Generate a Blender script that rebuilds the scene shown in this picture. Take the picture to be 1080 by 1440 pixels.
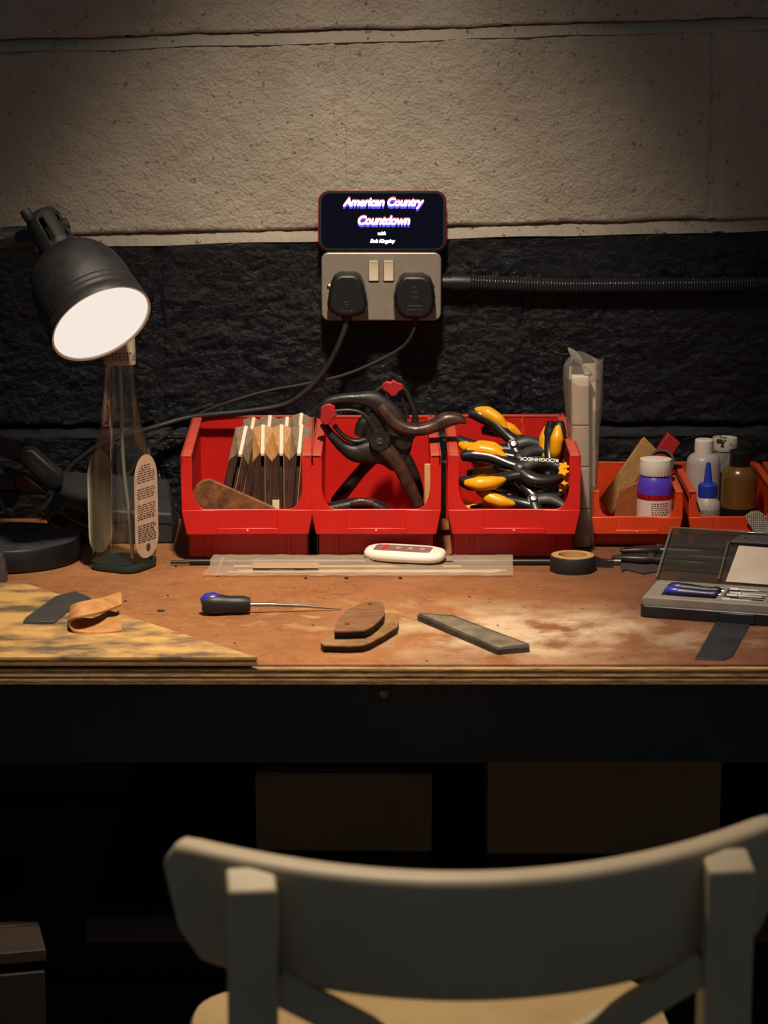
import bpy, math, random
from mathutils import Vector, Matrix, noise as mnoise
random.seed(7)
for o in list(bpy.data.objects): bpy.data.objects.remove(o)
scene = bpy.context.scene
C = scene.collection
PI = math.pi
DZ = 0.86                      # bench height; every position below is measured from the bench top
# ------------------------------------------------------------------ camera
F_PX, CD, CH, TH = 3250.0, 2.826, 0.578, 0.19898
cam_d = bpy.data.cameras.new('camera'); cam = bpy.data.objects.new('camera', cam_d); C.objects.link(cam)
cam.location = (0, -CD, CH + DZ); cam.rotation_euler = (PI/2 - TH, 0, 0)
cam_d.sensor_fit = 'VERTICAL'; cam_d.sensor_height = 36; cam_d.lens = F_PX/1440*36
cam_d.clip_start = .05; cam_d.clip_end = 50
cam_d.dof.use_dof = True; cam_d.dof.focus_distance = 2.62; cam_d.dof.aperture_fstop = 8.0
scene.camera = cam
# ------------------------------------------------------------------ world, lights, exposure
w = bpy.data.worlds.new('world'); scene.world = w; w.use_nodes = True
w.node_tree.nodes['Background'].inputs[0].default_value = (.78, .88, 1.0, 1)
w.node_tree.nodes['Background'].inputs[1].default_value = .058
sp_d = bpy.data.lights.new('pendant_spot', 'SPOT'); sp = bpy.data.objects.new('pendant_spot', sp_d); C.objects.link(sp)
sp.location = (-.03, -.97, DZ + 1.38); sp.rotation_euler = (math.radians(15), 0, 0); sp.scale = (.53, 1, 1)
sp_d.energy = 160; sp_d.color = (1, .83, .64); sp_d.spot_size = math.radians(88); sp_d.spot_blend = 1.0; sp_d.shadow_soft_size = .045
vs = scene.view_settings
scene.display_settings.display_device = 'sRGB'
vs.view_transform = 'Standard'; vs.look = 'None'; vs.gamma = 1; vs.use_curve_mapping = False; vs.exposure = 0.0
# ------------------------------------------------------------------ pixel helpers
def ray(px, py):
    dx = (px-540)/F_PX; v = -(py-720)/F_PX
    return Vector((dx, math.cos(TH)+v*math.sin(TH), -math.sin(TH)+v*math.cos(TH)))
def onz(px, py, z=0.0):
    d = ray(px, py); t = (z-CH)/d.z; return Vector((d.x*t, -CD+d.y*t, z))
def ony(px, py, y=0.0):
    d = ray(px, py); t = (y+CD)/d.y; return Vector((d.x*t, y, CH+d.z*t))
# ------------------------------------------------------------------ materials
def lin(c): return tuple((x/255/12.92 if x/255 <= .04045 else ((x/255+.055)/1.055)**2.4) for x in c)
MATS = {}
def mat(name, col, rough=.5, metal=0, col2=None, var=0.0, vscale=20, stretch=(1,1,1), bump=0, bscale=200, spec=.5, coat=0, emis=0, ecol=None, world=False, vpow=(.35,.65), rvar=0):
    if name in MATS: return MATS[name]
    m = bpy.data.materials.new(name); m.use_nodes = True; MATS[name] = m
    nt = m.node_tree; N = nt.nodes; L = nt.links; b = N['Principled BSDF']
    c = lin(col); b.inputs['Base Color'].default_value = (*c, 1)
    b.inputs['Roughness'].default_value = rough; b.inputs['Metallic'].default_value = metal
    b.inputs['Specular IOR Level'].default_value = spec; b.inputs['Coat Weight'].default_value = coat
    if emis:
        b.inputs['Emission Color'].default_value = (*lin(ecol or col), 1); b.inputs['Emission Strength'].default_value = emis
    if world:
        g = N.new('ShaderNodeNewGeometry'); src = g.outputs['Position']
    else:
        g = N.new('ShaderNodeTexCoord'); src = g.outputs['Object']
    mp = N.new('ShaderNodeMapping'); mp.inputs['Scale'].default_value = stretch; L.new(src, mp.inputs[0])
    if var:
        n = N.new('ShaderNodeTexNoise'); n.inputs['Scale'].default_value = vscale; n.inputs['Detail'].default_value = 6; n.inputs['Roughness'].default_value = .65
        L.new(mp.outputs[0], n.inputs[0])
        r = N.new('ShaderNodeMapRange'); r.inputs[1].default_value = vpow[0]; r.inputs[2].default_value = vpow[1]; r.inputs[4].default_value = var
        L.new(n.outputs[0], r.inputs[0])
        mx = N.new('ShaderNodeMix'); mx.data_type = 'RGBA'; c2 = lin(col2) if col2 else tuple(x*.45 for x in c)
        mx.inputs[6].default_value = (*c, 1); mx.inputs[7].default_value = (*c2, 1)
        L.new(r.outputs[0], mx.inputs[0]); L.new(mx.outputs[2], b.inputs['Base Color'])
        if rvar:
            r2 = N.new('ShaderNodeMapRange'); r2.inputs[1].default_value=.3; r2.inputs[2].default_value=.7; r2.inputs[3].default_value = rough; r2.inputs[4].default_value = rough+rvar
            L.new(n.outputs[0], r2.inputs[0]); L.new(r2.outputs[0], b.inputs['Roughness'])
    if bump:
        n2 = N.new('ShaderNodeTexNoise'); n2.inputs['Scale'].default_value = bscale; n2.inputs['Detail'].default_value = 5
        L.new(mp.outputs[0], n2.inputs[0])
        bp = N.new('ShaderNodeBump'); bp.inputs['Strength'].default_value = bump; bp.inputs['Distance'].default_value = .002
        L.new(n2.outputs[0], bp.inputs['Height']); L.new(bp.outputs[0], b.inputs['Normal'])
    return m
def clear(name, tint=(1,1,1), gloss=.10, edge=.5, rough=.05, edgecol=None, haze=0.0, hazecol=(.8,.8,.8)):
    """thin clear plastic or glass: transparent seen face on, reflecting and tinted at grazing angles"""
    if name in MATS: return MATS[name]
    m = bpy.data.materials.new(name); m.use_nodes = True; MATS[name] = m
    nt = m.node_tree; N = nt.nodes; L = nt.links; N.remove(N['Principled BSDF']); out = N['Material Output']
    t = N.new('ShaderNodeBsdfTransparent'); g = N.new('ShaderNodeBsdfGlossy'); g.inputs['Roughness'].default_value = rough
    lw = N.new('ShaderNodeLayerWeight'); lw.inputs['Blend'].default_value = .35
    mc = N.new('ShaderNodeMix'); mc.data_type = 'RGBA'; mc.inputs[6].default_value = (*tint, 1); mc.inputs[7].default_value = (*(edgecol or tint), 1)
    L.new(lw.outputs['Facing'], mc.inputs[0]); L.new(mc.outputs[2], t.inputs[0])
    r = N.new('ShaderNodeMapRange'); r.inputs[3].default_value = gloss; r.inputs[4].default_value = edge
    L.new(lw.outputs['Fresnel'], r.inputs[0])
    ms = N.new('ShaderNodeMixShader'); L.new(r.outputs[0], ms.inputs[0]); L.new(t.outputs[0], ms.inputs[1]); L.new(g.outputs[0], ms.inputs[2])
    last = ms
    if haze:
        df = N.new('ShaderNodeBsdfDiffuse'); df.inputs[0].default_value = (*hazecol, 1)
        ms2 = N.new('ShaderNodeMixShader'); ms2.inputs[0].default_value = haze
        L.new(ms.outputs[0], ms2.inputs[1]); L.new(df.outputs[0], ms2.inputs[2]); last = ms2
    L.new(last.outputs[0], out.inputs[0]); return m
# ------------------------------------------------------------------ mesh builder
class G:
    def __init__(s): s.v = []; s.f = []
    def add(s, vs, fs):
        n = len(s.v); s.v += [Vector(p) for p in vs]; s.f += [tuple(i+n for i in f) for f in fs]; return s
    def box(s, c, d, M=None):
        hx, hy, hz = d[0]/2, d[1]/2, d[2]/2
        vs = [Vector((x, y, z)) for z in (-hz, hz) for y in (-hy, hy) for x in (-hx, hx)]
        if M is not None: vs = [M @ p for p in vs]
        c = Vector(c)
        return s.add([p+c for p in vs], [(0,2,3,1),(4,5,7,6),(0,1,5,4),(2,6,7,3),(0,4,6,2),(1,3,7,5)])
    def rings(s, R, cap0=True, cap1=True, closed=False):
        n = len(R[0]); vs = [p for r in R for p in r]; fs = []
        m = len(R)
        for i in range(m if closed else m-1):
            j = (i+1) % m
            for k in range(n):
                q = (k+1) % n; fs.append((i*n+k, i*n+q, j*n+q, j*n+k))
        if not closed:
            if cap0: fs.append(tuple(reversed(range(n))))
            if cap1: fs.append(tuple(range((m-1)*n, m*n)))
        return s.add(vs, fs)
    def lathe(s, prof, seg=32, M=None, cap0=True, cap1=True):
        R = []
        for r, z in prof:
            r = max(r, 1e-5)
            R.append([Vector((r*math.cos(2*PI*k/seg), r*math.sin(2*PI*k/seg), z)) for k in range(seg)])
        if M is not None: R = [[M @ p for p in ring] for ring in R]
        return s.rings(R, cap0, cap1)
    def tube(s, pts, r, seg=10, w=None, nrm=None, pw=2.0):
        """round tube; with nrm an elliptic one: r is the half width in the plane, w the half thickness along nrm"""
        P = [Vector(p) for p in pts]; n = len(P)
        rs = r if isinstance(r, (list, tuple)) else [r]*n
        ws = (w if isinstance(w, (list, tuple)) else [w]*n) if w is not None else rs
        R = []; up = None
        for i in range(n):
            t = (P[min(i+1, n-1)]-P[max(i-1, 0)]).normalized()
            if nrm is not None:
                b = Vector(nrm).normalized(); a = b.cross(t).normalized(); b = t.cross(a).normalized()
            else:
                if up is None:
                    up = Vector((0,0,1)) if abs(t.z) < .9 else Vector((1,0,0))
                a = up.cross(t).normalized(); b = t.cross(a).normalized(); up = b
            ring = []
            for k in range(seg):
                q = 2*PI*k/seg; cx, sy = math.cos(q), math.sin(q)
                if pw != 2:
                    cx = math.copysign(abs(cx)**(2/pw), cx); sy = math.copysign(abs(sy)**(2/pw), sy)
                ring.append(P[i]+a*(rs[i]*cx)+b*(ws[i]*sy))
            R.append(ring)
        return s.rings(R)
    def prism(s, poly, fn0, fn1):
        """poly: 2-D points; fn0 / fn1 turn one into the 3-D point of the two end faces"""
        n = len(poly); vs = [fn0(p) for p in poly]+[fn1(p) for p in poly]
        fs = [tuple(range(n)), tuple(reversed(range(n, 2*n)))]+[(k, n+k, n+(k+1) % n, (k+1) % n) for k in range(n)]
        return s.add(vs, fs)
    def xf(s, M): s.v = [M @ p for p in s.v]; return s
    def sphere(s, c, r, seg=16, rg=10, sc=(1,1,1)):
        c = Vector(c)
        R = [[c+Vector((r*sc[0]*math.sin(PI*(i+.02)/(rg+.04))*math.cos(2*PI*k/seg), r*sc[1]*math.sin(PI*(i+.02)/(rg+.04))*math.sin(2*PI*k/seg), -r*sc[2]*math.cos(PI*(i+.02)/(rg+.04)))) for k in range(seg)] for i in range(rg+1)]
        return s.rings(R)
def smooth_path(P, n=8):
    P = [Vector(p) for p in P]; out = []
    for i in range(len(P)-1):
        a, b, c, d = P[max(i-1,0)], P[i], P[i+1], P[min(i+2, len(P)-1)]
        for k in range(n):
            t = k/n; out.append(.5*((2*b)+(c-a)*t+(2*a-5*b+4*c-d)*t*t+(3*b-a-3*c+d)*t**3))
    out.append(P[-1]); return out
def lerp_list(vals, n):
    out = []; m = len(vals)-1
    for i in range(n):
        x = i/(n-1)*m; k = min(int(x), m-1); out.append(vals[k]+(vals[k+1]-vals[k])*(x-k))
    return out
ORG = {}
def obj(name, g, m, parent=None, bev=0, seg=2, smooth=38, local=False, fix=True):
    me = bpy.data.meshes.new(name); V = [Vector(p) for p in g.v]
    if parent is None and not local:
        xs = [p.x for p in V]; ys = [p.y for p in V]; b = Vector(((min(xs)+max(xs))/2, (min(ys)+max(ys))/2, min(p.z for p in V)))
    elif parent is not None and not local: b = ORG[parent.name]
    else: b = Vector((0,0,0))
    me.from_pydata([tuple(p-b) for p in V], [], g.f)
    if fix:
        import bmesh
        bm = bmesh.new(); bm.from_mesh(me); bmesh.ops.recalc_face_normals(bm, faces=bm.faces); bm.to_mesh(me); bm.free()
    me.materials.append(m)
    if smooth:
        for p in me.polygons: p.use_smooth = True
        me.set_sharp_from_angle(angle=math.radians(smooth))
    o = bpy.data.objects.new(name, me); C.objects.link(o)
    if parent is None:
        if not local: o.location = b+Vector((0,0,DZ))
    else: o.parent = parent
    ORG[o.name] = b
    if bev:
        md = o.modifiers.new('Bevel', 'BEVEL'); md.width = bev; md.segments = seg; md.limit_method = 'ANGLE'; md.angle_limit = math.radians(35); md.use_clamp_overlap = True
        md.harden_normals = False
    return o
def tag(o, label, cat, group=None):
    o['label'] = label; o['category'] = cat
    if group: o['group'] = group
    return o
def thing(name, label, cat, loc=(0,0,0), rot=None, group=None):
    o = bpy.data.objects.new(name, None); C.objects.link(o); o.empty_display_size = .02
    o.location = Vector(loc)+Vector((0,0,DZ))
    if rot is not None: o.rotation_euler = rot
    ORG[o.name] = Vector(loc); return tag(o, label, cat, group)
def copy_tree(o, parent=None):
    c = o.copy(); C.objects.link(c); c.parent = parent
    for ch in list(o.children): copy_tree(ch, c)
    return c
def text_mesh(name, body, size, m, parent, M, shear=0, bold=0, extrude=.0001, local=True, spacing=1.0):
    cu = bpy.data.curves.new(name, 'FONT'); cu.body = body; cu.size = size; cu.align_x = 'CENTER'; cu.align_y = 'CENTER'
    cu.shear = shear; cu.offset = bold; cu.extrude = extrude; cu.resolution_u = 3; cu.space_character = spacing
    tmp = bpy.data.objects.new('tmp_text', cu); C.objects.link(tmp)
    dg = bpy.context.evaluated_depsgraph_get(); me = bpy.data.meshes.new_from_object(tmp.evaluated_get(dg))
    bpy.data.objects.remove(tmp); bpy.data.curves.remove(cu)
    b = Vector((0,0,0)) if local else ORG[parent.name]
    me.transform(Matrix.Translation(-b) @ M); me.materials.clear(); me.materials.append(m)
    o = bpy.data.objects.new(name, me); C.objects.link(o); o.parent = parent; return o
def pxflat(g, poly, z0, z1):
    """prism lying on the bench: its top outline taken from photo pixels at height z1"""
    pts = [onz(x, y, z1) for x, y in poly]
    return g.prism(pts, lambda p: Vector((p.x, p.y, z1)), lambda p: Vector((p.x, p.y, z0)))
def pxwall(g, poly, y0, y1):
    """prism standing parallel to the wall: its front outline from photo pixels at depth y1"""
    pts = [ony(x, y, y1) for x, y in poly]
    return g.prism(pts, lambda p: Vector((p.x, y1, p.z)), lambda p: Vector((p.x, y0, p.z)))
# ================================================================== SETTING
def paint_mat(name, c1, c2, rough, bump, spec, pit, grain=230):
    m = bpy.data.materials.new(name); m.use_nodes = True; nt = m.node_tree; N = nt.nodes; L = nt.links; b = N['Principled BSDF']
    g = N.new('ShaderNodeNewGeometry')
    n1 = N.new('ShaderNodeTexNoise'); n1.inputs['Scale'].default_value = 9; n1.inputs['Detail'].default_value = 8; L.new(g.outputs['Position'], n1.inputs[0])
    mx = N.new('ShaderNodeMix'); mx.data_type = 'RGBA'; mx.inputs[6].default_value = (*lin(c1),1); mx.inputs[7].default_value = (*lin(c2),1)
    r = N.new('ShaderNodeMapRange'); r.inputs[1].default_value = .35; r.inputs[2].default_value = .7; L.new(n1.outputs[0], r.inputs[0]); L.new(r.outputs[0], mx.inputs[0])
    L.new(mx.outputs[2], b.inputs['Base Color']); b.inputs['Roughness'].default_value = rough; b.inputs['Specular IOR Level'].default_value = spec
    n2 = N.new('ShaderNodeTexNoise'); n2.inputs['Scale'].default_value = grain; n2.inputs['Detail'].default_value = 7; n2.inputs['Roughness'].default_value = .62; L.new(g.outputs['Position'], n2.inputs[0])
    n3 = N.new('ShaderNodeTexNoise'); n3.inputs['Scale'].default_value = 85; n3.inputs['Detail'].default_value = 5; n3.inputs['Roughness'].default_value = .6; L.new(g.outputs['Position'], n3.inputs[0])
    pr = N.new('ShaderNodeMapRange'); pr.inputs[1].default_value = .315; pr.inputs[2].default_value = .355; L.new(n3.outputs[0], pr.inputs[0])   # sparse pits
    ad = N.new('ShaderNodeMath'); ad.operation = 'MULTIPLY_ADD'; ad.inputs[1].default_value = pit; L.new(pr.outputs[0], ad.inputs[0]); L.new(n2.outputs[0], ad.inputs[2])
    bp = N.new('ShaderNodeBump'); bp.inputs['Strength'].default_value = bump; bp.inputs['Distance'].default_value = .0045
    L.new(ad.outputs[0], bp.inputs['Height']); L.new(bp.outputs[0], b.inputs['Normal']); return m
M_BEIGE = paint_mat('beige_masonry_paint', (184,174,160), (168,158,144), .8, 1.0, .25, 1.6)
M_BLACK = paint_mat('black_gloss_masonry_paint', (6,9,17), (8,11,18), .15, 1.0, .36, .5, 110)
def fnoise(x, z, s, seed): return mnoise.noise(Vector((x*s, seed*7.31, z*s)))
def face_grid(xl, xr, zb, zt, step, yfun):
    """rough front face (zb, zt are functions of x) with returns going back into the wall"""
    nx = max(2, int((xr-xl)/step)); hz = zt((xl+xr)/2)-zb((xl+xr)/2); nz = max(2, int(hz/step)); g = G(); vs = []; fs = []
    for j in range(nz+1):
        for i in range(nx+1):
            x = xl+(xr-xl)*i/nx; a, b = zb(x), zt(x); z = a+(b-a)*j/nz
            vs.append((x, yfun(x, z, min(i, nx-i)*(xr-xl)/nx, j*(b-a)/nz, (nz-j)*(b-a)/nz), z))
    W = nx+1
    for j in range(nz):
        for i in range(nx): fs.append((j*W+i, j*W+i+1, (j+1)*W+i+1, (j+1)*W+i))
    border = [i for i in range(W)]+[j*W+nx for j in range(1, nz+1)]+[nz*W+i for i in range(nx-1, -1, -1)]+[j*W for j in range(nz-1, 0, -1)]
    k = len(vs); vs += [(vs[i][0], .03, vs[i][2]) for i in border]; m = len(border)
    for i in range(m): fs.append((border[i], k+i, k+(i+1) % m, border[(i+1) % m]))
    g.add(vs, fs); return g
JZ = [(-.86,0),(-.61,0),(-.365,0),(-.122,0),(.1165,.004),(.3605,.024),(.597,.029),(.835,.03),(1.075,.03),(1.31,.03)]
JX = [0,.2,-.02,.21,-.04,.175,-.0525,.146,-.06,.16]
g = G().box((0,.08,.27), (3.2,.136,2.26)); wall = obj('wall_back', g, M_BEIGE, smooth=0); wall['kind'] = 'structure'
for i in range(len(JZ)-1):
    dark = i <= 4; m = M_BLACK if dark else M_BEIGE
    low = lambda x, i=i: JZ[i][0]+JZ[i][1]*x
    top = lambda x, i=i: JZ[i+1][0]+JZ[i+1][1]*x
    x0 = JX[i+1]-4*.4525
    for k in range(8):
        xl, xr = x0+k*.4525+.004, x0+(k+1)*.4525-.004
        if xr < -1.55 or xl > 1.55: continue
        seen = xr > -.62 and xl < .62 and i in (3,4,5,6)
        st = .0028 if seen else .02
        sd = i*10+k
        def yf(x, z, ex, eb, et, sd=sd, dark=dark):
            y = .0012*fnoise(x,z,14,sd)+.0013*fnoise(x,z,55,sd)+.0011*fnoise(x,z,140,sd)+.0008*fnoise(x,z,300,sd)
            if dark: y = y*1.25+.0009*fnoise(x,z,38,sd+3)
            e = min(ex, et*1.4, eb*2.2); rr = .006+.004*fnoise(x,z,30,sd+5)
            if e < rr: y += .0035*(1-e/rr)**2
            return y
        crack = lambda x, low=low, sd=sd: low(x)+.0016+.0022*fnoise(x,0,13,sd)+.0012*fnoise(x,0,50,sd)
        ttop = lambda x, top=top, sd=sd: top(x)-.011+.0016*fnoise(x,5,17,sd+2)
        obj('concrete_block', face_grid(xl, xr, crack, ttop, st, yf), m, wall, smooth=60, fix=False)
        # upright mortar joint, nearly flush
        def ym(x, z, ex, eb, et, sd=sd): return .0017+.0016*fnoise(x,z,45,sd)+.0012*fnoise(x,z,130,sd)
        obj('mortar_joint', face_grid(xr-.003, xr+.011, lambda x: low(x)+.003, lambda x: top(x)-.013, .003 if seen else .03, ym), m, wall, smooth=60, fix=False)
    # bed joint under this course: its top edge lies back under the blocks above, its foot comes forward
    def yb(x, z, ex, eb, et, i=i):
        t = eb/.0135
        return -.0016+.0085*max(0,t)**1.5+.0016*fnoise(x,z,28,i)+.0009*fnoise(x,z,110,i)
    if i > 0:
        vis = i in (4,5,6)
        obj('bed_joint', face_grid(-1.6, 1.6, lambda x: low(x)-.0135+.0022*fnoise(x,2,11,i), lambda x: low(x)+.0015, .003 if vis else .02, yb), m, wall, smooth=60, fix=False)
M_FLOOR = mat('floor_concrete', (124,118,110), .7, var=1, vscale=6, col2=(96,92,86), bump=.2, bscale=80, world=True)
g = G().box((0,-1.3,-DZ-.05), (3.2,3.2,.1)); fl = obj('floor', g, M_FLOOR, smooth=0); fl['kind'] = 'structure'
# ================================================================== WORKBENCH
W = .699
def worktop_mat():
    m = bpy.data.materials.new('worn_brown_hardboard'); m.use_nodes = True; nt = m.node_tree; N = nt.nodes; L = nt.links; b = N['Principled BSDF']
    g = N.new('ShaderNodeNewGeometry')
    def nz(scale, det=7, st=None, rough=.62):
        n = N.new('ShaderNodeTexNoise'); n.inputs['Scale'].default_value = scale; n.inputs['Detail'].default_value = det; n.inputs['Roughness'].default_value = rough
        src = g.outputs['Position']
        if st:
            mp = N.new('ShaderNodeMapping'); mp.inputs['Scale'].default_value = st[0]; mp.inputs['Rotation'].default_value = (0,0,st[1]); L.new(src, mp.inputs[0]); src = mp.outputs[0]
        L.new(src, n.inputs[0]); return n.outputs[0]
    def rng(s, a, b_, c=0, d=1):
        r = N.new('ShaderNodeMapRange'); r.inputs[1].default_value = a; r.inputs[2].default_value = b_; r.inputs[3].default_value = c; r.inputs[4].default_value = d; L.new(s, r.inputs[0]); return r.outputs[0]
    def mix(f, a, b_):
        x = N.new('ShaderNodeMix'); x.data_type = 'RGBA'; L.new(f, x.inputs[0])
        if isinstance(a, tuple): x.inputs[6].default_value = (*lin(a),1)
        else: L.new(a, x.inputs[6])
        x.inputs[7].default_value = (*lin(b_),1); return x.outputs[2]
    def mul(a, b_):
        x = N.new('ShaderNodeMath'); x.operation = 'MULTIPLY'; L.new(a, x.inputs[0])
        if isinstance(b_, float): x.inputs[1].default_value = b_
        else: L.new(b_, x.inputs[1])
        return x.outputs[0]
    def blob(cx, cy, rx, ry):
        mp = N.new('ShaderNodeMapping'); mp.vector_type = 'TEXTURE'; mp.inputs['Location'].default_value = (cx, cy, DZ); mp.inputs['Scale'].default_value = (rx, ry, 1); L.new(g.outputs['Position'], mp.inputs[0])
        gr = N.new('ShaderNodeTexGradient'); gr.gradient_type = 'QUADRATIC_SPHERE'; L.new(mp.outputs[0], gr.inputs[0]); return gr.outputs[0]
    c = mix(rng(nz(7), .35, .65), (160,108,66), (138,90,54))
    c = mix(mul(rng(nz(40), .50, .72), .5), c, (108,68,42))
    c = mix(mul(rng(nz(16, st=((1,4,1), .25)), .60, .70), .55), c, (84,52,36))      # stains
    c = mix(mul(rng(nz(130), .55, .68), .35), c, (186,140,96))
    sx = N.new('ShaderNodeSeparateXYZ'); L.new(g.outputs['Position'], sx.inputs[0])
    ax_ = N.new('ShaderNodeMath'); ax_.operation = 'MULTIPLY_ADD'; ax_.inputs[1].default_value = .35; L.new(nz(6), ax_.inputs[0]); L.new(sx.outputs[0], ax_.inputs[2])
    c = mix(rng(ax_.outputs[0], .22, .50, 0, .85), c, (84,50,37))     # less worn, red-brown end of the sheet, darkened further for the light's falloff
    d = mul(blob(.13,-.57,.27,.20), rng(nz(15, 9), .38, .62)); c = mix(rng(d, .02, .45, 0, .85), c, (205,182,150))   # sanding dust
    d2 = mul(blob(.30,-.60,.22,.16), rng(nz(22, 9), .46, .66)); c = mix(rng(d2, .03, .4, 0, .3), c, (160,140,116))
    d3 = mul(blob(-.05,-.50,.30,.16), rng(nz(28, 9), .50, .70)); c = mix(rng(d3, .03, .4, 0, .6), c, (196,160,116))
    c = mix(mul(rng(nz(30, st=((1,9,1), -.5)), .68, .73), .5), c, (206,178,142))     # pale scratches
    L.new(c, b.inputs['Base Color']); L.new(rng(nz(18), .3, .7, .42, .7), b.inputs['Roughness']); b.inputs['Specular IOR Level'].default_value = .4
    bp = N.new('ShaderNodeBump'); bp.inputs['Strength'].default_value = .25; bp.inputs['Distance'].default_value = .0015; L.new(nz(90), bp.inputs['Height']); L.new(bp.outputs[0], b.inputs['Normal'])
    return m
bench = thing('workbench', 'wooden workbench with worn brown top, plywood edge and dark apron', 'workbench', (0,-W/2,-DZ))
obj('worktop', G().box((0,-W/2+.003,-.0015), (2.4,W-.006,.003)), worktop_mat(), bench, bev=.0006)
ply_a = mat('plywood_pale_ply', (190,152,100), .7, col2=(112,84,50), var=1, vscale=30, stretch=(1,12,12), bump=.3)
ply_b = mat('plywood_end_grain_ply', (164,124,76), .8, col2=(116,84,50), var=1, vscale=60, stretch=(1,12,12), bump=.4)
zz = -.003
for k, (t, m, dy) in enumerate([(.0028,ply_a,0),(.0034,ply_b,.0004),(.0022,ply_a,.0002),(.0020,ply_b,.0016),(.0030,ply_a,.0004),(.0024,ply_b,.0006)]):
    obj('plywood_layer', G().box((0,-W/2+dy/2,zz-t/2), (2.4,W-dy,t)), m, bench, bev=.0004); zz -= t
PB = zz
M_NAVY = mat('dark_navy_paint', (36,42,50), .6, var=1, vscale=12, col2=(28,32,40), bump=.15, bscale=60)
obj('apron', G().box((0,-W+.022+.012,(PB-.104)/2), (2.4,.024,.104+PB)), M_NAVY, bench, bev=.002)
obj('apron', G().box((0,-.03,(PB-.104)/2), (2.4,.024,.104+PB)), M_NAVY, bench, bev=.002)
for sx in (-1.1,1.1):
    for yy in (-W+.07,-.06): obj('leg', G().box((sx,yy,(PB-DZ)/2), (.07,.06,DZ+PB)), M_NAVY, bench, bev=.002)
M_SHELF = mat('dark_red_brown_board', (52,28,24), .6, var=1, vscale=10, col2=(34,20,18))
obj('shelf_board', G().box((.42,-W/2+.02,-.290), (1.44,W-.08,.028)), M_SHELF, bench, bev=.002)
p = ony(540,975,-.678)
M_STEEL = mat('worn_steel', (150,148,145), .35, metal=1, var=.6, vscale=60)
M_STEELD = mat('dark_steel', (70,70,74), .4, metal=1, var=.6, vscale=60)
sc = obj('screw', G().lathe([(.0045,0),(.0045,.001),(.003,.0022),(.0015,.0018),(.0001,.0012)], 16, Matrix.Translation((p.x,-W+.0222,p.z)) @ Matrix.Rotation(PI/2,4,'X')), M_STEEL, bench)
M_CARD = mat('brown_cardboard', (176,138,100), .8, var=.6, vscale=8, col2=(154,118,84))
def carton(name, label, x0, x1, y0, y1, z0, z1, rz=0):
    cx, cy = (x0+x1)/2, (y0+y1)/2
    t = thing(name, label, 'box', (cx, cy, z0), (0,0,rz), 'boxes under the bench')
    w_, d_, h_ = x1-x0, y1-y0, z1-z0
    obj('carton_body', G().box((0,0,h_/2), (w_,d_,h_)), M_CARD, t, bev=.002, local=True)
    obj('flap', G().box((0,-d_/4-.0005,h_+.0011), (w_-.002,d_/2-.002,.002)), M_CARD, t, local=True, bev=.0006)
    obj('flap', G().box((0,d_/4+.0005,h_+.0011), (w_-.002,d_/2-.002,.002)), M_CARD, t, local=True, bev=.0006)
    return t
a, b_ = ony(362,1092,-.46), ony(612,1180,-.46)
carton('cardboard_box', 'smaller closed cardboard box with its top in view under the bench apron', a.x, b_.x, -.45, -.20, -.2755, a.z-.002, math.radians(-1.5))
a, b_ = ony(686,1077,-.46), ony(1012,1190,-.46)
carton('cardboard_box', 'larger cardboard box whose top is hidden by the bench apron', a.x, b_.x, -.46, -.16, -.2755, -.13)
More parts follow.
